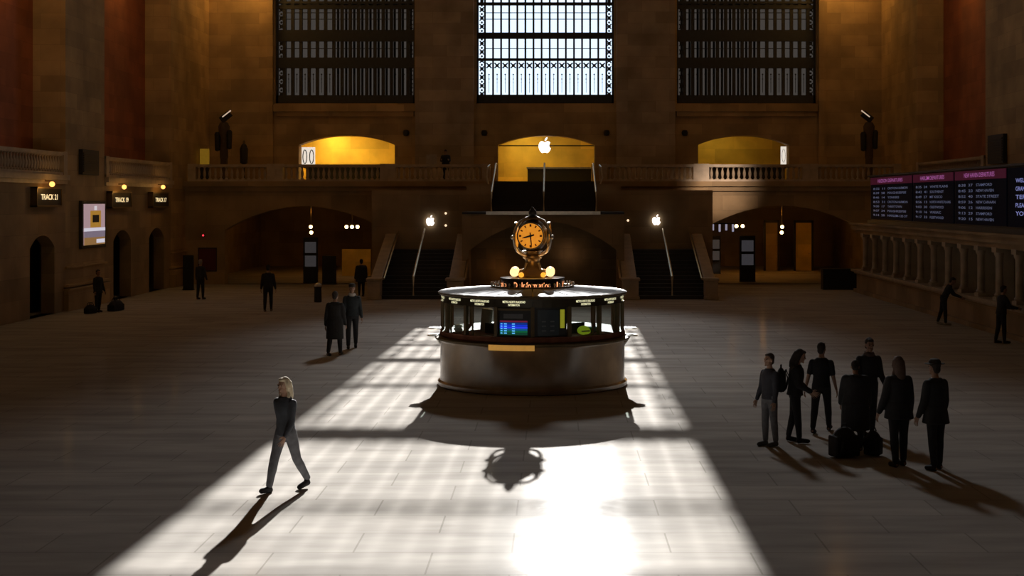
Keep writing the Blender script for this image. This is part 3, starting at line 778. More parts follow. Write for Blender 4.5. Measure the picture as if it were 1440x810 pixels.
# ------------------------------------------------------------------ the four-faced clock
clk = empty('four_faced_clock', KC + Vector((0, 0, 2.44)))
tag(clk, 'brass four faced clock with glowing orange dials on top of the kiosk', 'clock')
def z(v): return v - 2.44
MB().lathe([(.40, 0), (.42, .02), (.42, .06), (.34, .09), (.30, .16), (.22, .2), (.18, .26), (.165, .36), (.175, .42), (.22, .46), (.22, .5), (.17, .53), (.2, .58), (.24, .62)], n=32).build('stem', M_DBRASS, clk, True)
ZC = z(3.41)
YAW = R(-6)
MB().ball((0, 0, ZC), (.34, .34, .38), 28, 16).build('clock_body', mat('clock_dark', (.03, .02, .01), .6, .2), clk, True)
M_DIAL = mat('amber_dial', (.8, .4, .05), .5, 0, (1, .34, .025), .6, var=.35, scale=5)
for k in range(4):
    rot = Matrix.Rotation(YAW + k * math.pi / 2, 3, 'Z')
    T = lambda x, y, zz: rot @ Vector((x, y, zz)) + Vector((0, 0, ZC))
    def ring(r0, r1, y0, y1, n=40):
        m = MB(); rg = []
        for j in range(n + 1):
            t = 2 * math.pi * j / n
            rg.append([T(r*math.sin(t), y, r*math.cos(t)) for r, y in ((r0, y0), (r1, y0), (r1, y1), (r0, y1))])
        return m.loft(rg, cap=False)
    dial = MB().loft([[T(r*math.sin(2*math.pi*j/40), y, r*math.cos(2*math.pi*j/40)) for j in range(40)] for r, y in ((.28, -.355), (.29, -.37), (.28, -.385), (.005, -.39))]).build('dial', M_DIAL, clk)
    ring(.285, .315, -.36, -.41).build('bezel', M_DBRASS, dial, True)
    for h in range(12):
        nm = MB()
        t = R(30 * h); w = .03 if h % 3 else .045
        c = Vector((math.sin(t), 0, math.cos(t))) * .238; u = Vector((math.cos(t), 0, -math.sin(t)))
        d = Vector((math.sin(t), 0, math.cos(t)))
        nm.add([T(*(c + u*sx*w/2 + d*sz*.028 + Vector((0, -.394, 0)))) for sx, sz in ((-1,-1),(1,-1),(1,1),(-1,1))], [(0,1,2,3)])
        nm.build('numeral_mark', mat('numeral_dark', (.22, .09, .01), .6), dial)
    hd = MB()
    for deg, ln, w, tail in ((174, .27, .016, .08), (254.5, .2, .022, .09)):
        t = R(deg); d = Vector((math.sin(t), 0, math.cos(t))); u = Vector((math.cos(t), 0, -math.sin(t)))
        pts = [(-tail, w*.8), (0, w), (ln*.7, w*.8), (ln, w*.2)]
        vs = [d*l + u*ww for l, ww in pts] + [d*l - u*ww for l, ww in reversed(pts)]
        hd.add([T(v.x, -.402, v.z) for v in vs], [tuple(range(8))])
    hd.loft([[T(.03*math.sin(j), y, .03*math.cos(j)) for j in [q*.785 for q in range(8)]] for y in (-.395, -.41)])
    hd.build('hands', M_BLACK, dial)
for k in range(4):
    a = YAW * 0 + R(45 + 90 * k); u = Vector((math.cos(a), math.sin(a), 0))
    pr = [(.1, 3.84), (.2, 3.80), (.38, 3.74), (.5, 3.62), (.585, 3.46), (.6, 3.36), (.57, 3.2), (.48, 3.06), (.34, 2.98), (.2, 2.94)]
    MB().tube([u * r + Vector((0, 0, z(zz))) for r, zz in pr], .032, 8).ball(u * .64 + Vector((0, 0, z(3.38))), .045, 8, 6).build('frame_arm', mat('arm_brass', (.6, .55, .45), .3, .8), clk, True)
    # scroll foot and small bead
    MB().tube([u * .2 + Vector((0, 0, z(2.78))), u * .26 + Vector((0, 0, z(2.64))), u * .4 + Vector((0, 0, z(2.6))), u * .46 + Vector((0, 0, z(2.54)))], .028, 6).ball(u * .26 + Vector((0, 0, z(2.92))), .04, 8, 5).build('scroll_foot', mat('arm_brass', (.6, .55, .45)), clk, True)
MB().lathe([(.14, 3.8), (.17, 3.83), (.1, 3.86), (.075, 3.88), (.095, 3.92), (.085, 3.97), (.045, 4.03), (.01, 4.07)], (0, 0, -2.44), 16).build('finial', M_BRONZE, clk, True)
M_GLOBE = mat('warm_globe', (.9, .6, .35), .4, 0, (1, .55, .24), 1.9)
M_AMB = mat('amber_bulb', (.8, .4, .05), .4, 0, (1, .42, .04), 1.1)
for k in range(4):
    a = R(45 + 90 * k); u = Vector((math.cos(a), math.sin(a), 0)); v = Vector((-u.y, u.x, 0))
    s = 1 if u.x * 1 > 0 else -1
    p = Vector((.41 * (1 if u.x > 0 else -1), .30 * (1 if u.y > 0 else -1), z(2.58)))
    g = MB().ball(p, .105, 16, 10).build('globe_lamp', M_GLOBE, clk, True)
    MB().tube([p * .6 + Vector((0, 0, .02 - p.z * .6)), p - Vector((0, 0, .09))], .025, 6).build('lamp_bracket', M_DBRASS, clk)
    q = Vector((.25 * (1 if u.x > 0 else -1), .38 * (1 if u.y > 0 else -1), z(2.52)))
    MB().ball(q, .06, 12, 8).build('amber_bulb', M_AMB, clk, True)
    MB().tube([q * .5 + Vector((0,0,.0 - q.z*.5)), q - Vector((0,0,.05))], .018, 6).build('bulb_bracket', M_DBRASS, clk)

# ================================================================== PEOPLE
def remesh(obj, voxel, smooth_it=3, ratio=None):
    m = obj.modifiers.new('r', 'REMESH'); m.mode = 'VOXEL'; m.voxel_size = voxel; m.use_smooth_shade = True
    s = obj.modifiers.new('s', 'SMOOTH'); s.factor = .5; s.iterations = smooth_it
    if ratio:
        d = obj.modifiers.new('d', 'DECIMATE'); d.ratio = ratio
    dg = bpy.context.evaluated_depsgraph_get()
    me = bpy.data.meshes.new_from_object(obj.evaluated_get(dg))
    obj.modifiers.clear(); old = obj.data; obj.data = me; bpy.data.meshes.remove(old)
    for p in me.polygons: p.use_smooth = True

M_SKIN = mat('skin', (.36, .21, .14), .55)
M_SKIND = mat('skin_deep', (.16, .085, .055), .5)
M_EYE = mat('eye_dark', (.02, .015, .012), .2)
def cloth(name, c): return mat('cloth_' + name, c, .85, var=.2, scale=14, bump=.15)
def limb(mb, p0, r0, p1, r1):
    p0, p1 = Vector(p0), Vector(p1)
    mb.tube([p0, p0.lerp(p1, .35), p0.lerp(p1, .7), p1], [r0, r0*.7+r1*.3 + .004, r0*.3+r1*.7, r1], 10)
    mb.ball(p0, r0, 10, 7); mb.ball(p1, r1, 10, 7)
def rotx(a): return Matrix.Rotation(a, 3, 'X')

def person(label, pos, H, heading=0, near=False, lth=0, lkn=0, rth=0, rkn=0, larm=(5, 10, 12), rarm=(5, 10, 12), lean=0, turn=0, nod=0,
           top='black', top_c=(.02,.02,.022), legs_c=(.015,.015,.018), coat=0.0, sleeve=1.0, bulk=0.0, hair_c=(.03,.02,.015), long_hair=False,
           hat=None, hood=False, skin=None, scarf=None, shorts=False, group=None, shoe_c=(.02,.018,.018), female=False):
    """forward is -Y. arms are (swing forward, spread, elbow bend) in degrees."""
    k = H / 1.75; skin = skin or M_SKIN
    wide = .92 if female else 1.0
    B = MB(); TOPm = MB(); LEG = MB(); SH = MB()
    hipz = .93
    TL = rotx(R(lean))                                  # leaning forward (towards -Y) for positive lean
    def tor(p):
        v = Vector(p); return TL @ (v - Vector((0, 0, hipz))) + Vector((0, 0, hipz))
    # legs
    lowest = 1e9; feet = []
    for s, th, kn in ((-1, lth, lkn), (1, rth, rkn)):
        hip = Vector((s * .09, 0, hipz - .02))
        knee = hip + rotx(R(-th)) @ Vector((s * .01, 0, -.43))
        ank = knee + rotx(R(-th + kn)) @ Vector((0, 0, -.41))
        limb(B, hip, .078, knee, .052); limb(B, knee, .05, ank, .036)
        limb(LEG, hip + Vector((0, 0, .02)), .1 + bulk*.2, knee, .073)
        if not shorts: limb(LEG, knee, .073, ank + Vector((0, 0, .03)), .056)
        fdir = rotx(R((-th + kn) * .45)) @ Vector((0, -1, 0))
        heel = ank + Vector((0, .03, -.05)); toe = ank + fdir * .17 + Vector((0, 0, -.055))
        limb(B, heel, .03, toe, .024)
        SH.tube([heel + Vector((0, .02, 0)), heel, heel.lerp(toe, .5) + Vector((0, 0, .006)), toe, toe + fdir * .035], [.03, .045, .047, .042, .02], 10)
        SH.ball(ank + Vector((0, 0, -.02)), (.045, .05, .05), 10, 7)
        lowest = min(lowest, heel.z - .036, toe.z - .033)
    # torso
    rings = [(.84, .13, .09, 0), (.92, .165*wide, .11, 0), (1.02, .15*wide, .1, 0), (1.12, .14*wide, .098, 0), (1.25, .16*wide, .108, -.005), (1.34, .172*wide, .105, 0), (1.40, .155*wide, .09, .005), (1.44, .105*wide, .075, .008), (1.48, .065, .06, .01)]
    def tr(mb, rg, inf):
        mb.loft([[tor((math.cos(t)*(rx+inf), y0 + math.sin(t)*(ry+inf), zz)) for t in [j*2*math.pi/16 for j in range(16)]] for zz, rx, ry, y0 in rg])
    tr(B, rings, 0); LEG.loft([[Vector((math.cos(t)*(rx), math.sin(t)*(ry), zz)) for t in [j*2*math.pi/16 for j in range(16)]] for zz, rx, ry in ((.82, .15, .11), (.9, .185*wide, .128), (1.0, .172*wide, .12), (1.06, .16*wide, .115))])
    tg = [q for q in rings if q[0] > .9]
    tr(TOPm, [(.88, .165*wide + bulk*.5, .115 + bulk*.5, 0)] + tg[:-2], .022 + bulk)
    tr(TOPm, [(1.36, .165*wide, .095, 0), (1.42, .135*wide, .085, .006), (1.47, .08, .07, .008)], .015 + bulk*.4)
    if coat > 0:
        zl = .88 - coat
        TOPm.loft([[Vector((math.cos(t)*rx, math.sin(t)*ry, zz)) for t in [j*2*math.pi/16 for j in range(16)]] for zz, rx, ry in ((zl, .215+bulk, .19+bulk*1.2), (zl + coat*.5, .21+bulk, .17+bulk), (.94, .195+bulk, .14+bulk), (1.02, .175+bulk, .13+bulk))])
    # arms and hands
    for s, (sw, sp, el) in ((-1, larm), (1, rarm)):
        sh = tor((s * .178 * wide, .005, 1.372))
        rot = TL @ Matrix.Rotation(R(-s * sp), 3, 'Y') @ rotx(R(-sw))
        elb = sh + rot @ Vector((0, 0, -.29))
        rot2 = rot @ rotx(R(-el))
        wr = elb + rot2 @ Vector((0, 0, -.25))
        limb(B, sh, .05, elb, .039); limb(B, elb, .037, wr, .026)
        d = rot2 @ Vector((0, 0, -1)); n_ = rot2 @ Vector((-s, 0, 0)); ax = rot2 @ Vector((0, -1, 0))   # n_: towards the body, ax: thumb side
        fr = Matrix((ax, n_, d)).transposed()
        B.ball(wr + d * .05, (.04, .017, .055), 10, 8, rot=fr)
        for i in range(4):
            off = (i - 1.5)
            b0 = wr + d * .085 - ax * off * .0215
            L1 = (.05, .055, .052, .042)[i]
            d1 = (d - ax * off * .12 + n_ * .25).normalized(); d2 = (d - ax * off * .08 + n_ * .8).normalized()
            b1 = b0 + d1 * L1; b2 = b1 + d2 * L1 * .75
            B.tube([b0 - d * .02, b0, b1, b2], [.0095, .0095, .0085, .0065], 7); B.ball(b1, .0088, 7, 5); B.ball(b2, .0068, 7, 5)
        t0 = wr + d * .025 + ax * .03; t1 = t0 + (d * .7 + ax * .75 + n_ * .2).normalized() * .045; t2 = t1 + (d + ax * .2 + n_ * .3).normalized() * .032
        B.tube([wr + d * .02, t0, t1, t2], [.014, .014, .0105, .008], 7); B.ball(t1, .0108, 7, 5); B.ball(t2, .0082, 7, 5)
        TOPm.ball(sh, .066 + bulk*.5, 10, 8)
        limb(TOPm, sh, .066 + bulk*.5, sh.lerp(elb, min(1, sleeve * 1.9)), .058 + bulk*.5)
        if sleeve > .6: limb(TOPm, elb, .056 + bulk*.5, elb.lerp(wr, .95), .042 + bulk*.3)
    # neck and head
    HT = TL @ Matrix.Rotation(R(turn), 3, 'Z') @ rotx(R(nod))
    nb = tor((0, .005, 1.45)); hc = nb + TL @ Vector((0, -.012, 0)) + HT @ Vector((0, -.005, .185))
    limb(B, nb, .055, hc + HT @ Vector((0, .01, -.08)), .052)
    def hp(x, y, zz): return hc + HT @ Vector((x, y, zz))
    B.ball(hp(0, .008, .02), (.073, .092, .1), 16, 12, rot=HT); B.ball(hp(0, -.03, -.055), (.055, .06, .062), 14, 10, rot=HT)
    B.ball(hp(0, -.085, -.1), (.024, .02, .016), 8, 6, rot=HT)                   # chin
    B.tube([hp(0, -.083, .02), hp(0, -.1, -.01), hp(0, -.108, -.028)], [.009, .012, .016], 7)     # nose
    B.ball(hp(0, -.088, -.065), (.026, .012, .009), 8, 5, rot=HT)                # lips
    for s in (-1, 1):
        B.ball(hp(s * .075, .012, -.005), (.011, .024, .034), 8, 6, rot=HT)
        B.ball(hp(s * .033, -.078, .028), (.024, .014, .008), 8, 5, rot=HT)      # brow
    pos = Vector(pos)
    def fin(mb, name, m, par, voxel, sm=3, ratio=None):
        mb.v = [tuple(Vector(v) * k - Vector((0, 0, lowest * k))) for v in mb.v]
        o = mb.build(name, m, None); remesh(o, voxel, sm, ratio)
        if par is not None: o.parent = par
        return o
    body = fin(B, 'person', skin, None, .0065 if near else .0085, 1, .3 if near else .25)
    body.location = pos; body.rotation_euler = (0, 0, R(heading)); tag(body, label, 'person', group)
    vx = .014 if near else .018
    fin(TOPm, 'coat' if coat else 'jacket' if sleeve > .6 else 't_shirt', cloth(top, top_c), body, vx, 3, .6)
    fin(LEG, 'shorts' if shorts else 'trousers', cloth('legs_%d' % int(legs_c[0]*1000), legs_c), body, vx, 3, .6)
    fin(SH, 'shoes', cloth('shoe_%d' % int(shoe_c[0]*1000), shoe_c), body, .012, 1, .6)
    E = MB()
    for s in (-1, 1): E.ball(hp(s * .033, -.079, .012), (.012, .008, .009), 8, 6, rot=HT)
    E.v = [tuple(Vector(v) * k - Vector((0, 0, lowest * k))) for v in E.v]; E.build('eyes', M_EYE, body, True)
    Hh = MB()
    if hood:
        Hh.ball(hp(0, .03, .02), (.105, .112, .135), 14, 10, rot=HT); Hh.ball(hp(0, .05, -.11), (.11, .09, .08), 12, 8, rot=HT)
        fin(Hh, 'hood', cloth(top, top_c), body, .014)
    else:
        Hh.ball(hp(0, .03, .042), (.083, .092, .095), 14, 10, rot=HT)
        Hh.ball(hp(0, .06, -.03), (.07, .05, .07), 12, 8, rot=HT)
        Hh.ball(hp(0, -.03, .095), (.06, .055, .03), 12, 6, rot=HT)
        if long_hair:
            Hh.tube([hp(0, .055, .05), hp(0, .075, -.06), hp(0, .09, -.17), hp(0, .1, -.27)], [.085, .09, .085, .05], 12)
            for s in (-1, 1): Hh.tube([hp(s*.06, 0, .06), hp(s*.085, .015, -.03), hp(s*.085, .02, -.14), hp(s*.08, .0, -.24)], [.03, .034, .034, .02], 8)
        fin(Hh, 'hair', cloth('hair_%d' % int(hair_c[0]*1000), hair_c), body, .011, 2)
    if hat:
        hm = MB()
        hm.loft([[hp(math.cos(t)*r, .015 + math.sin(t)*r*1.15, zz) for t in [j*math.pi/10 for j in range(20)]] for r, zz in ((.088, .05), (.093, .06), (.09, .1), (.07, .135), (.02, .15))])
        if hat == 'brim':
            hm.loft([[hp(math.cos(t)*r, .01 + math.sin(t)*r*1.1, zz) for t in [j*math.pi/10 for j in range(20)]] for r, zz in ((.15, .058), (.155, .064), (.15, .07), (.08, .074))])
        else:
            hm.loft([[hp(x, y, zz) for x, y in ((-.07, -.07), (.07, -.07), (.045, -.17), (-.045, -.17))] for zz in (.05, .064)])
        hm.v = [tuple(Vector(v) * k - Vector((0, 0, lowest * k))) for v in hm.v]
        hm.build('hat', cloth('hat', (.03, .025, .02)), body, True)
    if scarf:
        sm = MB(); sm.lathe([(.06, 1.42), (.1, 1.43), (.105, 1.47), (.085, 1.51), (.06, 1.5)], n=14)
        sm.v = [tuple(tor(v) * k - Vector((0, 0, lowest * k))) for v in sm.v]; sm.build('scarf', cloth('scarf_%d' % int(scarf[0]*1000), scarf), body, True)
    return body

GR = 'group of people waiting on the right of the hall'
# the waiting group, left to right
person('person in dark top and pale grey trousers at left edge of waiting group', gnd(1082, 627), 1.56, -60, True, 3, 4, -4, 2, top='navy', top_c=(.03,.03,.04), legs_c=(.12,.12,.13), hair_c=(.06,.04,.03), shoe_c=(.1,.1,.1), group=GR)
p2 = person('long haired person wearing a dark backpack, facing right, in the waiting group', gnd(1118, 622), 1.6, 75, True, 8, 4, -6, 6, (18, 8, 50), (12, 8, 40), 4, nod=14, top='black', long_hair=True, hair_c=(.025,.018,.015), bulk=.02, female=True, group=GR)
person('person in dark t-shirt with bare arms striding, second standing from left', gnd(1155, 608), 1.63, 158, True, 20, 6, -18, 8, (8, 10, 10), (-6, 14, 12), 2, turn=-10, top='tee', top_c=(.014,.014,.017), sleeve=.38, legs_c=(.018,.016,.018), group=GR)
person('tall person in open dark jacket behind the stooping person with bags', gnd(1221, 612), 1.72, 10, True, 2, 2, -3, 3, (10, 10, 30), (8, 10, 30), 3, nod=6, top='black', scarf=(.12,.08,.07), group=GR)
person('broad person in long bulky black coat standing over two bags', gnd(1203, 634), 1.5, 170, True, 3, 2, -3, 3, (12, 10, 28), (14, 12, 32), 10, nod=22, top='black', coat=.48, bulk=.07, hair_c=(.02,.016,.014), group=GR)
person('hooded person in dark jacket standing right of the bags', gnd(1264, 656), 1.71, -165, True, 4, 3, -4, 2, (4, 10, 14), (2, 16, 16), 2, top='black', hood=False, long_hair=True, hair_c=(.1,.06,.045), coat=.12, bulk=.03, female=True, group=GR)
person('person wearing a brimmed hat at the right end of the waiting group', gnd(1316, 661), 1.69, -150, True, 3, 3, -3, 3, (4, 10, 16), (4, 12, 16), 2, top='black', coat=.14, bulk=.02, hat='brim', group=GR)
def backpack(pos, heading, label, w=.32, h=.44, t=.18, c=(.016,.016,.018)):
    o = empty('backpack', pos, heading); tag(o, label, 'backpack')
    m = cloth('pack_%d' % int(c[0]*1000), c)
    b = MB().ball((0, 0, h*.5), (w*.44, t*.46, h*.51), 16, 12).bb(-w*.43, w*.43, -t*.42, t*.42, .02, h*.72).build('bag_body', m, o); remesh(b, .018, 6)
    b = MB().ball((0, t*.5, h*.36), (w*.34, t*.3, h*.24), 12, 8).build('front_pocket', m, o, True)
    MB().tube([(-.05, 0, h*.98), (-.03, 0, h*1.1), (.03, 0, h*1.1), (.05, 0, h*.98)], .012, 6).build('carry_handle', m, o)
    for s in (-1, 1): MB().tube([(s*w*.3, -t*.4, h*.9), (s*w*.33, -t*.75, h*.6), (s*w*.3, -t*.4, h*.12)], .018, 6).build('shoulder_strap', m, o)
    return o
q = gnd(1118, 622)
backpack(q + Vector((-.235, .06, .86)), R(75) , 'dark backpack worn by the long haired person facing right')
backpack(gnd(1187, 643), R(20), 'large dark rucksack standing on the floor, left one of the two bags', .52, .5, .34)
backpack(gnd(1228, 641), R(-30), 'smaller dark rucksack standing on the floor, right one of the two bags', .32, .42, .26)

# left side of the hall
person('person in long dark coat walking, front one of the couple on the left', gnd(471, 500), 1.74, 172, True, 14, 4, -15, 10, (8, 9, 14), (-4, 9, 12), 2, top='black', coat=.42, bulk=.03, hair_c=(.035,.025,.02))
person('taller person in dark suit and cap walking behind the couple partner in long coat', gnd(495, 490), 1.82, 8, True, 13, 6, -12, 10, (10, 9, 12), (-6, 9, 12), 1, top='suit', top_c=(.02,.028,.034), hat='cap', scarf=(.5,.48,.45), hair_c=(.05,.03,.02))
person('blonde person in dark jacket striding through the sunlit floor at lower left', gnd(402, 690), 1.66, -35, True, 20, 6, -18, 14, (-16, 9, 16), (18, 9, 24), 3, top='slate', top_c=(.05,.055,.065), legs_c=(.13,.13,.14), hair_c=(.62,.52,.36), long_hair=True, female=True)
person('person in dark jacket with legs apart in front of the left archway', gnd(377, 438), 1.76, 185, False, 12, 3, -13, 4, top='black', top_c=(.012,.014,.014))
person('person in dark jacket with grey hair standing near the left side wall corner', gnd(282, 421), 1.68, 160, False, 4, 3, -4, 4, top='black', hair_c=(.3,.27,.25))
person('bulky dark figure standing beside the outer balustrade of the left stairs', gnd(508, 417), 1.62, 200, False, 2, 2, -2, 2, top='black', coat=.2, bulk=.06)
person('person in dark clothes standing against the left pier below the advert screen', gnd(138, 439), 1.58, 60, False, 2, 3, -2, 4, top='black', coat=.1)
person('person leaning towards the ticket counter ledge on the right', gnd(1327, 457), 1.66, 80, False, 6, 4, -10, 6, (62, 6, 30), (56, 6, 36), 26, top='black', top_c=(.014,.016,.015), shoe_c=(.3,.3,.3))
person('person in dark clothes standing at the ticket counter at the right edge', gnd(1408, 483), 1.68, 100, False, 6, 5, -6, 6, (34, 8, 50), (30, 8, 50), 6, top='black', bulk=.02)
person('person resting on the balcony balustrade left of the central stairs', Vector((at(628, 220, 73).x, 72.45, 5.2)), 1.62, 0, False, 0, 0, 0, 0, (48, 14, 64), (48, 14, 64), 14, nod=10, top='black', bulk=.04)
def holdall(px, py, h, L_, label, rz):
    o = empty('holdall', gnd(px, py), rz); tag(o, label, 'bag')
    m = cloth('holdall_black', (.014, .012, .013))
    b = MB().ball((0, 0, h*.5), (L_*.5, h*.42, h*.5), 16, 10).bb(-L_*.42, L_*.42, -h*.35, h*.35, .01, h*.6).build('bag_body', m, o); remesh(b, .02, 6)
    for s in (-1, 1): MB().tube([(-L_*.2, s*h*.2, h*.85), (-L_*.14, s*h*.08, h*1.2), (L_*.14, s*h*.08, h*1.2), (L_*.2, s*h*.2, h*.85)], .014, 6).build('handle', m, o)
holdall(163, 437, .42, 1.0, 'long dark holdall on the floor at the foot of the advert pier', R(80))
holdall(127, 441, .34, .6, 'small dark holdall on the floor left of the person at the advert pier', R(70))

# ================================================================== PROPS ROUND THE HALL
def display_stand(px, py, w, h, label, panels=0, glow_c=(.35, .3, .28), es=.25, cat='display stand', rz=0, g=None):
    p = gnd(px, py); o = empty('display_stand', p, rz); tag(o, label, cat, g)
    MB().bb(-w/2, w/2, -.14, .14, 0, .06).build('base', M_BLACK, o)
    c = MB().bb(-w/2, w/2, -.07, .07, .06, h).build('cabinet', M_BLACK, o, bevel=.015)
    for i in range(panels):
        a = h * (.36 + .3 * i); MB().bb(-w*.38, w*.38, -.08, -.07, a, a + h * .24).build('lit_panel', mat('stand_panel_%d' % int(es*100), tuple(c*.2 for c in glow_c), .6, 0, glow_c, es), o)
    return o
display_stand(265, 408, .5, 1.65, 'tall slim dark stand beside the left side wall corner')
display_stand(1051, 396, .82, 2.4, 'dark display stand with two dim posters inside the right archway', 2, (.32, .3, .34), .1)
display_stand(1006, 385, .6, 2.2, 'narrow display stand beside the right stairs inside the archway', 2, (.4, .34, .3), .08)
display_stand(437, 398, .75, 2.35, 'dark display stand with pale panels inside the left archway', 2, (.4, .38, .4), .07)
display_stand(463, 400, .7, 1.45, 'low broad dark stand inside the left archway')
o = empty('litter_bin', gnd(447, 425)); tag(o, 'small dark litter bin on the floor before the left archway', 'bin')
MB().lathe([(.13, 0), (.16, .02), (.15, .6), (.17, .62), (.17, .66)], n=18).build('bin_body', M_BLACK, o, True)
MB().lathe([(.17, .66), (.15, .74), (.06, .8), (.01, .81)], n=18).build('lid', M_STEEL, o, True)
o = empty('low_desk', gnd(1184, 407)); tag(o, 'low dark desk at the right pillar of the right archway', 'desk')
MB().bb(-.95, .95, -.3, .3, 0, .95).build('desk_body', M_BLACK, o); MB().bb(-1.0, 1.0, -.36, .36, .95, 1.0).build('desk_top', M_BRONZE, o)
o = empty('wall_notice', at(292, 365, YL)); tag(o, 'dark red square notice board on the wall by the left corner', 'notice board')
MB().bb(-.43, .43, -.06, 0, -.55, .55).build('board', mat('dark_red', (.1, .012, .01), .6), o); MB().bb(-.47, .47, -.04, 0, -.6, -.55).bb(-.47, .47, -.04, 0, .55, .6).bb(-.47, -.43, -.04, 0, -.6, .6).bb(.43, .47, -.04, 0, -.6, .6).build('frame', M_BRONZE, o)
o = empty('wall_fixture', at(286, 331, YL)); tag(o, 'tiny red signal lamp on the wall by the left corner', 'lamp')
MB().ball((0, -.06, 0), .05, 10, 6).build('lens', mat('red_light', (.8, .05, .05), .4, 0, (1, .04, .06), 1.6), o, True); MB().bb(-.07, .07, -.04, 0, -.07, .07).build('housing', M_BLACK, o)

# lamps in the passages
M_BULB = mat('warm_bulb', (.9, .6, .3), .4, 0, (1, .58, .22), 9)
def bulbs(px, py, d, offs, label, ceil=4.2):
    p = at(px, py, d); o = empty('passage_lamp', p); tag(o, label, 'lamp')
    for x, zz in offs: MB().ball((x, 0, zz), .1, 10, 7).build('bulb', M_BULB, o, True)
    xs = [q[0] for q in offs]
    MB().bb(min(xs) - .05, max(xs) + .05, -.03, .03, .1, .15).bb(-.02, .02, -.02, .02, .15, ceil - p.z).build('hanger', M_DBRASS, o)
bulbs(495, 319, 78, [(-.3, 0), (0, 0), (.3, 0)], 'three warm bulbs in a row hanging in the left archway')
bulbs(437, 322, 80, [(0, .12), (.03, -.2)], 'pair of stacked warm bulbs hanging in the left archway')
bulbs(319, 319, 73.2, [(0, 0)], 'single warm bulb at the left edge of the left archway')
bulbs(1040, 318, 78, [(-.17, 0), (.17, 0)], 'pair of warm bulbs side by side in the right archway')
bulbs(1100, 322, 80, [(0, .12), (-.03, -.2)], 'pair of stacked warm bulbs hanging in the right archway')
for px, l in ((1012, 'row of tiny white shop lights deep in the right archway'),):
    p = at(px, 318, 90); o = empty('shop_light_row', p); tag(o, l, 'lights')
    for i in range(5): MB().bb(-.9 + i*.42, -.78 + i*.42, -.05, .05, -.35 + .08*(i % 2), .12).build('tube', mat('cool_tube', (.7, .7, .9), .4, 0, (.75, .75, 1), .3), o)
    MB().bb(-1, 1.1, -.03, .03, .12, .2).bb(-.02, .02, -.02, .02, .2, 4.2 - p.z).build('hanger', M_BLACK, o)
for px, py, l in ((627, 300, 'tiny white wall light right of the left small emblem'), (627, 317, 'tiny warm wall light below the white one at the left stairs'), (883, 310, 'tiny wall light left of the right small emblem')):
    o = empty('wall_light', at(px, py, 67)); tag(o, l, 'lamp')
    MB().ball((0, -.06, 0), .055, 8, 6).build('bulb', mat('small_bulb', (.9, .7, .5), .4, 0, (1, .7, .45), 1.3), o, True); MB().bb(-.05, .05, -.04, 0, -.05, .05).build('bracket', M_DBRASS, o)
# golden doors, and a yellow panel standing in for the lit passage wall
o = empty('lit_wall_stand_in', (at(501, 400, 80).x, 80, 0)); tag(o, 'yellow panel standing in for golden lit wall deep in the left archway', 'panel')
MB().bb(-.8, .8, 0, .15, 0, 1.5).build('panel_face', M_YELLOW, o)
for i, (px, w) in enumerate(((1130, .95), (1085, .7))):
    o = empty('passage_door', (at(px, 380, 86).x, 86, 0)); tag(o, ('golden lit arched door in the right archway, nearer the low desk', 'dim brown door in the right archway left of the golden door')[i], 'door')
    MB().bb(-w/2, w/2, 0, .12, 0, 2.9).build('door_leaf', M_YELLOW if i == 0 else M_LOW, o); MB().bb(-w/2-.12, -w/2, -.05, .12, 0, 3.05).bb(w/2, w/2+.12, -.05, .12, 0, 3.05).bb(-w/2-.12, w/2+.12, -.05, .12, 2.9, 3.05).build('door_frame', M_BRONZE, o); MB().ball((w*.35, -.05, 1.05), .05, 8, 6).build('handle', M_BRASS, o, True)
for d, l in ((DX[0], 'long dark block added to hide the lit wall in the left golden doorway'), (DX[2], 'long dark block added to hide the lit wall in the right golden doorway')):
    c = (d[0] + d[1]) / 2; o = empty('table_or_dark_block', (c, YU + 2.0, 5.2)); tag(o, l, 'table')  # added dark blocks hide the lit wall seen between the balusters
    MB().bb(-2.6, 2.6, -.4, .4, .82, .9).build('top_slab', M_BLACK, o); MB().bb(-2.5, 2.5, -.32, .32, 0, .82).build('lower_body', M_BLACK, o)
o = empty('table_or_dark_block', (.9, YU + 2.6, 5.2)); tag(o, 'dark low display table in the central golden doorway below the large emblem', 'table')
MB().bb(-1.95, 1.7, -.4, .4, .8, .9).build('top_slab', M_STEEL, o); MB().bb(-1.9, 1.65, -.35, .35, .0, .8).build('lower_body', M_BLACK, o)
# floodlight standards on the balcony
def standard(px, s, label):
    p = at(px, 225, 74.2); p.z = 5.2
    o = empty('floodlight_standard', p); tag(o, label, 'light stand', 'tall floodlight stands on the balcony')
    MB().lathe([(.4, 0), (.42, .05), (.3, .12), (.2, .3), (.19, 1.2), (.22, 1.3), (.2, 2.3), (.26, 2.45), (.3, 2.9), (.2, 3.1), (.05, 3.15)], n=18).build('post', mat('standard_brown', (.1, .065, .035), .6), o, True)
    for k, (x, zz) in enumerate(((-.32, 2.5), (.3, 2.6))):
        MB().lathe([(.02, zz-.9), (.13, zz-.85), (.16, zz), (.1, zz+.1), (.01, zz+.12)], (x, -.1, 0), 12).build('lamp_can', M_BLACK, o, True)
        MB().tube([(x, -.1, zz), (x*.4, -.05, 2.75)], .03, 6).build('arm', M_BRONZE, o)
    MB().box((-s*.12, -.12, 3.4), (.62, .2, .34), rot=Matrix.Rotation(s*R(38), 3, 'Y')).build('floodlight_head', M_BLACK, o, bevel=.02)
    MB().box((-s*.2 - .02, -.2, 3.55), (.55, .05, .06), rot=Matrix.Rotation(s*R(38), 3, 'Y')).build('lit_edge', mat('lit_edge', (.8, .65, .5), .5, 0, (1, .75, .55), .5), o)
standard(315, -1, 'tall dark floodlight stand on the balcony left of the left great window')
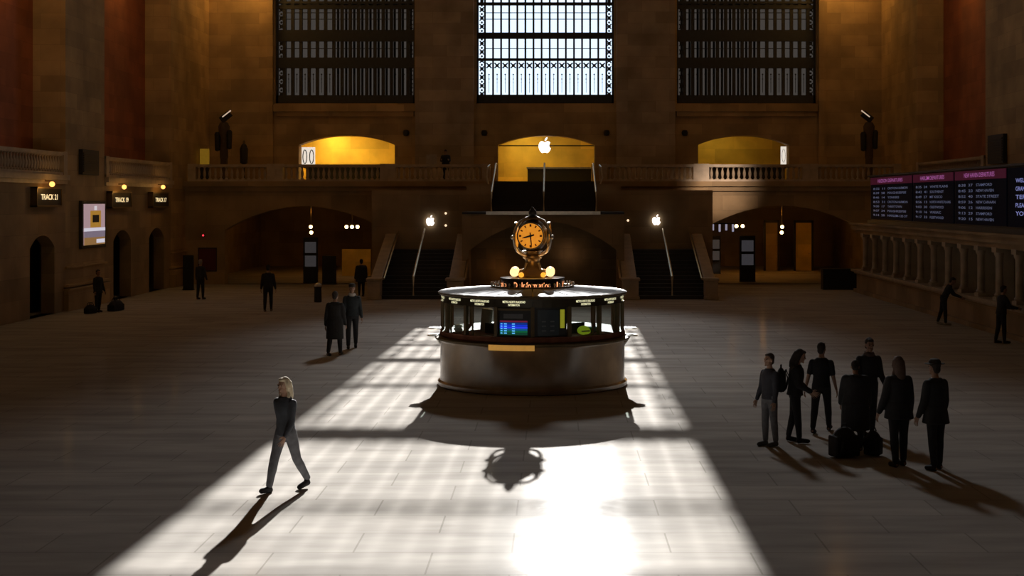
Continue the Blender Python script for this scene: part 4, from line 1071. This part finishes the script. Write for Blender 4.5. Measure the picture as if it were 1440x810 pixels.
standard(1222, 1, 'tall dark floodlight stand on the balcony right of the right great window')
o = empty('slim_lamp_stand', (at(343, 220, 74).x, 74, 5.2)); tag(o, 'slim dark stand on the balcony between floodlight stand and left window', 'stand')
MB().lathe([(.22, 0), (.22, .04), (.05, .08), (.05, .9), (.2, 1.0), (.22, 1.7), (.12, 1.95), (.02, 2.0)], n=14).build('post', M_BRONZE, o, True)
MB().lathe([(.02, 2.0), (.07, 2.03), (.05, 2.15), (.01, 2.18)], n=10).build('finial', M_DBRASS, o, True)
o = empty('lit_box_lamp', (-17.85, 74.6, 5.2)); tag(o, 'dim amber box lamp on the balcony at the left corner', 'lamp')
MB().bb(-.2, .2, -.2, .2, .9, 1.75).build('lamp_box', mat('dim_amber', (.5, .3, .05), .5, 0, (.7, .4, .03), .16), o); MB().bb(-.25, .25, -.25, .25, 0, .9).build('plinth', M_BRONZE, o)
o = empty('grey_notice', (at(607, 219, 73).x, 72.9, 5.2)); tag(o, 'small pale grey notice standing on the balcony beside the resting person', 'notice')
MB().bb(-.27, .27, 0, .03, .85, 1.4).build('sheet', mat('grey_sheet', (.4, .36, .32), .7), o); MB().bb(-.02, .02, 0, .03, 0, .85).bb(-.2, .2, -.12, .15, 0, .03).build('stand', M_BLACK, o)

# ================================================================== LIGHT
W = bpy.data.worlds.new('sky'); SC.world = W; W.use_nodes = True
bg = W.node_tree.nodes['Background']
bg.inputs[0].default_value = (.61, .76, .92, 1); bg.inputs[1].default_value = 1.5

EL = 18.35
sd = Vector((-.0138, -1, -math.tan(R(EL)))).normalized()
s = light('SUN', (0, 120, 50), 24, (1.0, .98, .95), angle=R(.42)); s.rotation_euler = sd.to_track_quat('-Z', 'Y').to_euler()
# portal in the sunlit window
pt = light('AREA', (0, YU + 1.2, 18), 1, (1, 1, 1), to=(0, 0, 18), shape='RECTANGLE', size=7.4, size_y=17); pt.data.cycles.is_portal = True
light('SPOT', (0, YU - 1.5, 28), 27000, (.95, .97, 1), to=(1.4, 25.5, 0), spot_size=R(26), spot_blend=1, shadow_soft_size=1.8)  # added spot standing in for window glow pooled on the floor
light('SPOT', (0, YU - 1.6, 28), 22000, (.92, .95, 1), to=(0, 45, 0), spot_size=R(28), spot_blend=1, shadow_soft_size=1.8)  # second added spot, brightens the floor around and behind the kiosk
WARM = (1, .50, .12); AMBER = (1, .42, .05); RED = (1, .25, .06)
# golden doorways
for d, e in zip(DX, (170, 80, 28)):
    light('AREA', ((d[0]+d[1])/2 - .7, YU + 2.4, 8.1), e, (1, .72, .2), to=((d[0]+d[1])/2, YU + 3.0, 5), shape='RECTANGLE', size=4, size_y=1.6)
# warm wall washers
for x, y, zz, e in ((-15.6, 75.6, 16.8, 230), (15.6, 75.6, 16.8, 210), (-18.4, 64.5, 15, 75), (18.4, 64.5, 15, 75), (-18.4, 50, 13, 75), (18.4, 50, 13, 60)):
    light('POINT', (x, y, zz), e, WARM, shadow_soft_size=.5)
# passages
for x, y, e in ((-12.5, 82, 34), (12.5, 82, 50), (-10, 76, 10), (10, 76, 20)):
    light('POINT', (x, y, 3.6), e, AMBER, shadow_soft_size=.15)
light('POINT', (-2.0, 65.9, 1.0), 3.5, (1, .38, .1), shadow_soft_size=.2); light('POINT', (1.2, 66.0, 1.7), 4, (1, .5, .25), shadow_soft_size=.2)
# added spot standing in for sun reflected onto the right balcony balustrade
light('SPOT', (10.5, 52, 10), 17000, (1, .74, .56), to=(8.95, 72, 4.9), spot_size=R(11), spot_blend=1, shadow_soft_size=.6)
# kiosk interior
light('POINT', tuple(KC + Vector((-.9, -.6, 1.95))), 5, (1, .75, .45), shadow_soft_size=.15); light('POINT', tuple(KC + Vector((.9, -.6, 1.95))), 5, (.9, 1, .75), shadow_soft_size=.15)
light('POINT', tuple(KC + Vector((0, -.7, 2.75))), 3, AMBER, shadow_soft_size=.15)
# hall chandeliers above the frame
for x in (-12, 12):
    for y in (30, 48, 64):
        light('POINT', (x, y, 20), 110 if x < 0 else 75, (1, .55, .18), shadow_soft_size=.8)

# ================================================================== CAMERA
cam = bpy.data.cameras.new('camera'); co = bpy.data.objects.new('camera', cam); COL.objects.link(co)
co.location = (CAMX, 0, CAMZ); co.rotation_euler = (R(90), 0, 0)
cam.sensor_width = 36; cam.lens = 36 * FPX / 1440
cam.shift_x = -(VPX - 720) / 1440; cam.shift_y = -(405 - HOR) / 1440
cam.clip_end = 400; cam.clip_start = .1
SC.camera = co
SC.view_settings.view_transform = 'Standard'
SC.view_settings.look = 'None'
SC.cycles.use_denoising = True
SC.cycles.sample_clamp_indirect = 6
SC.cycles.max_bounces = 8
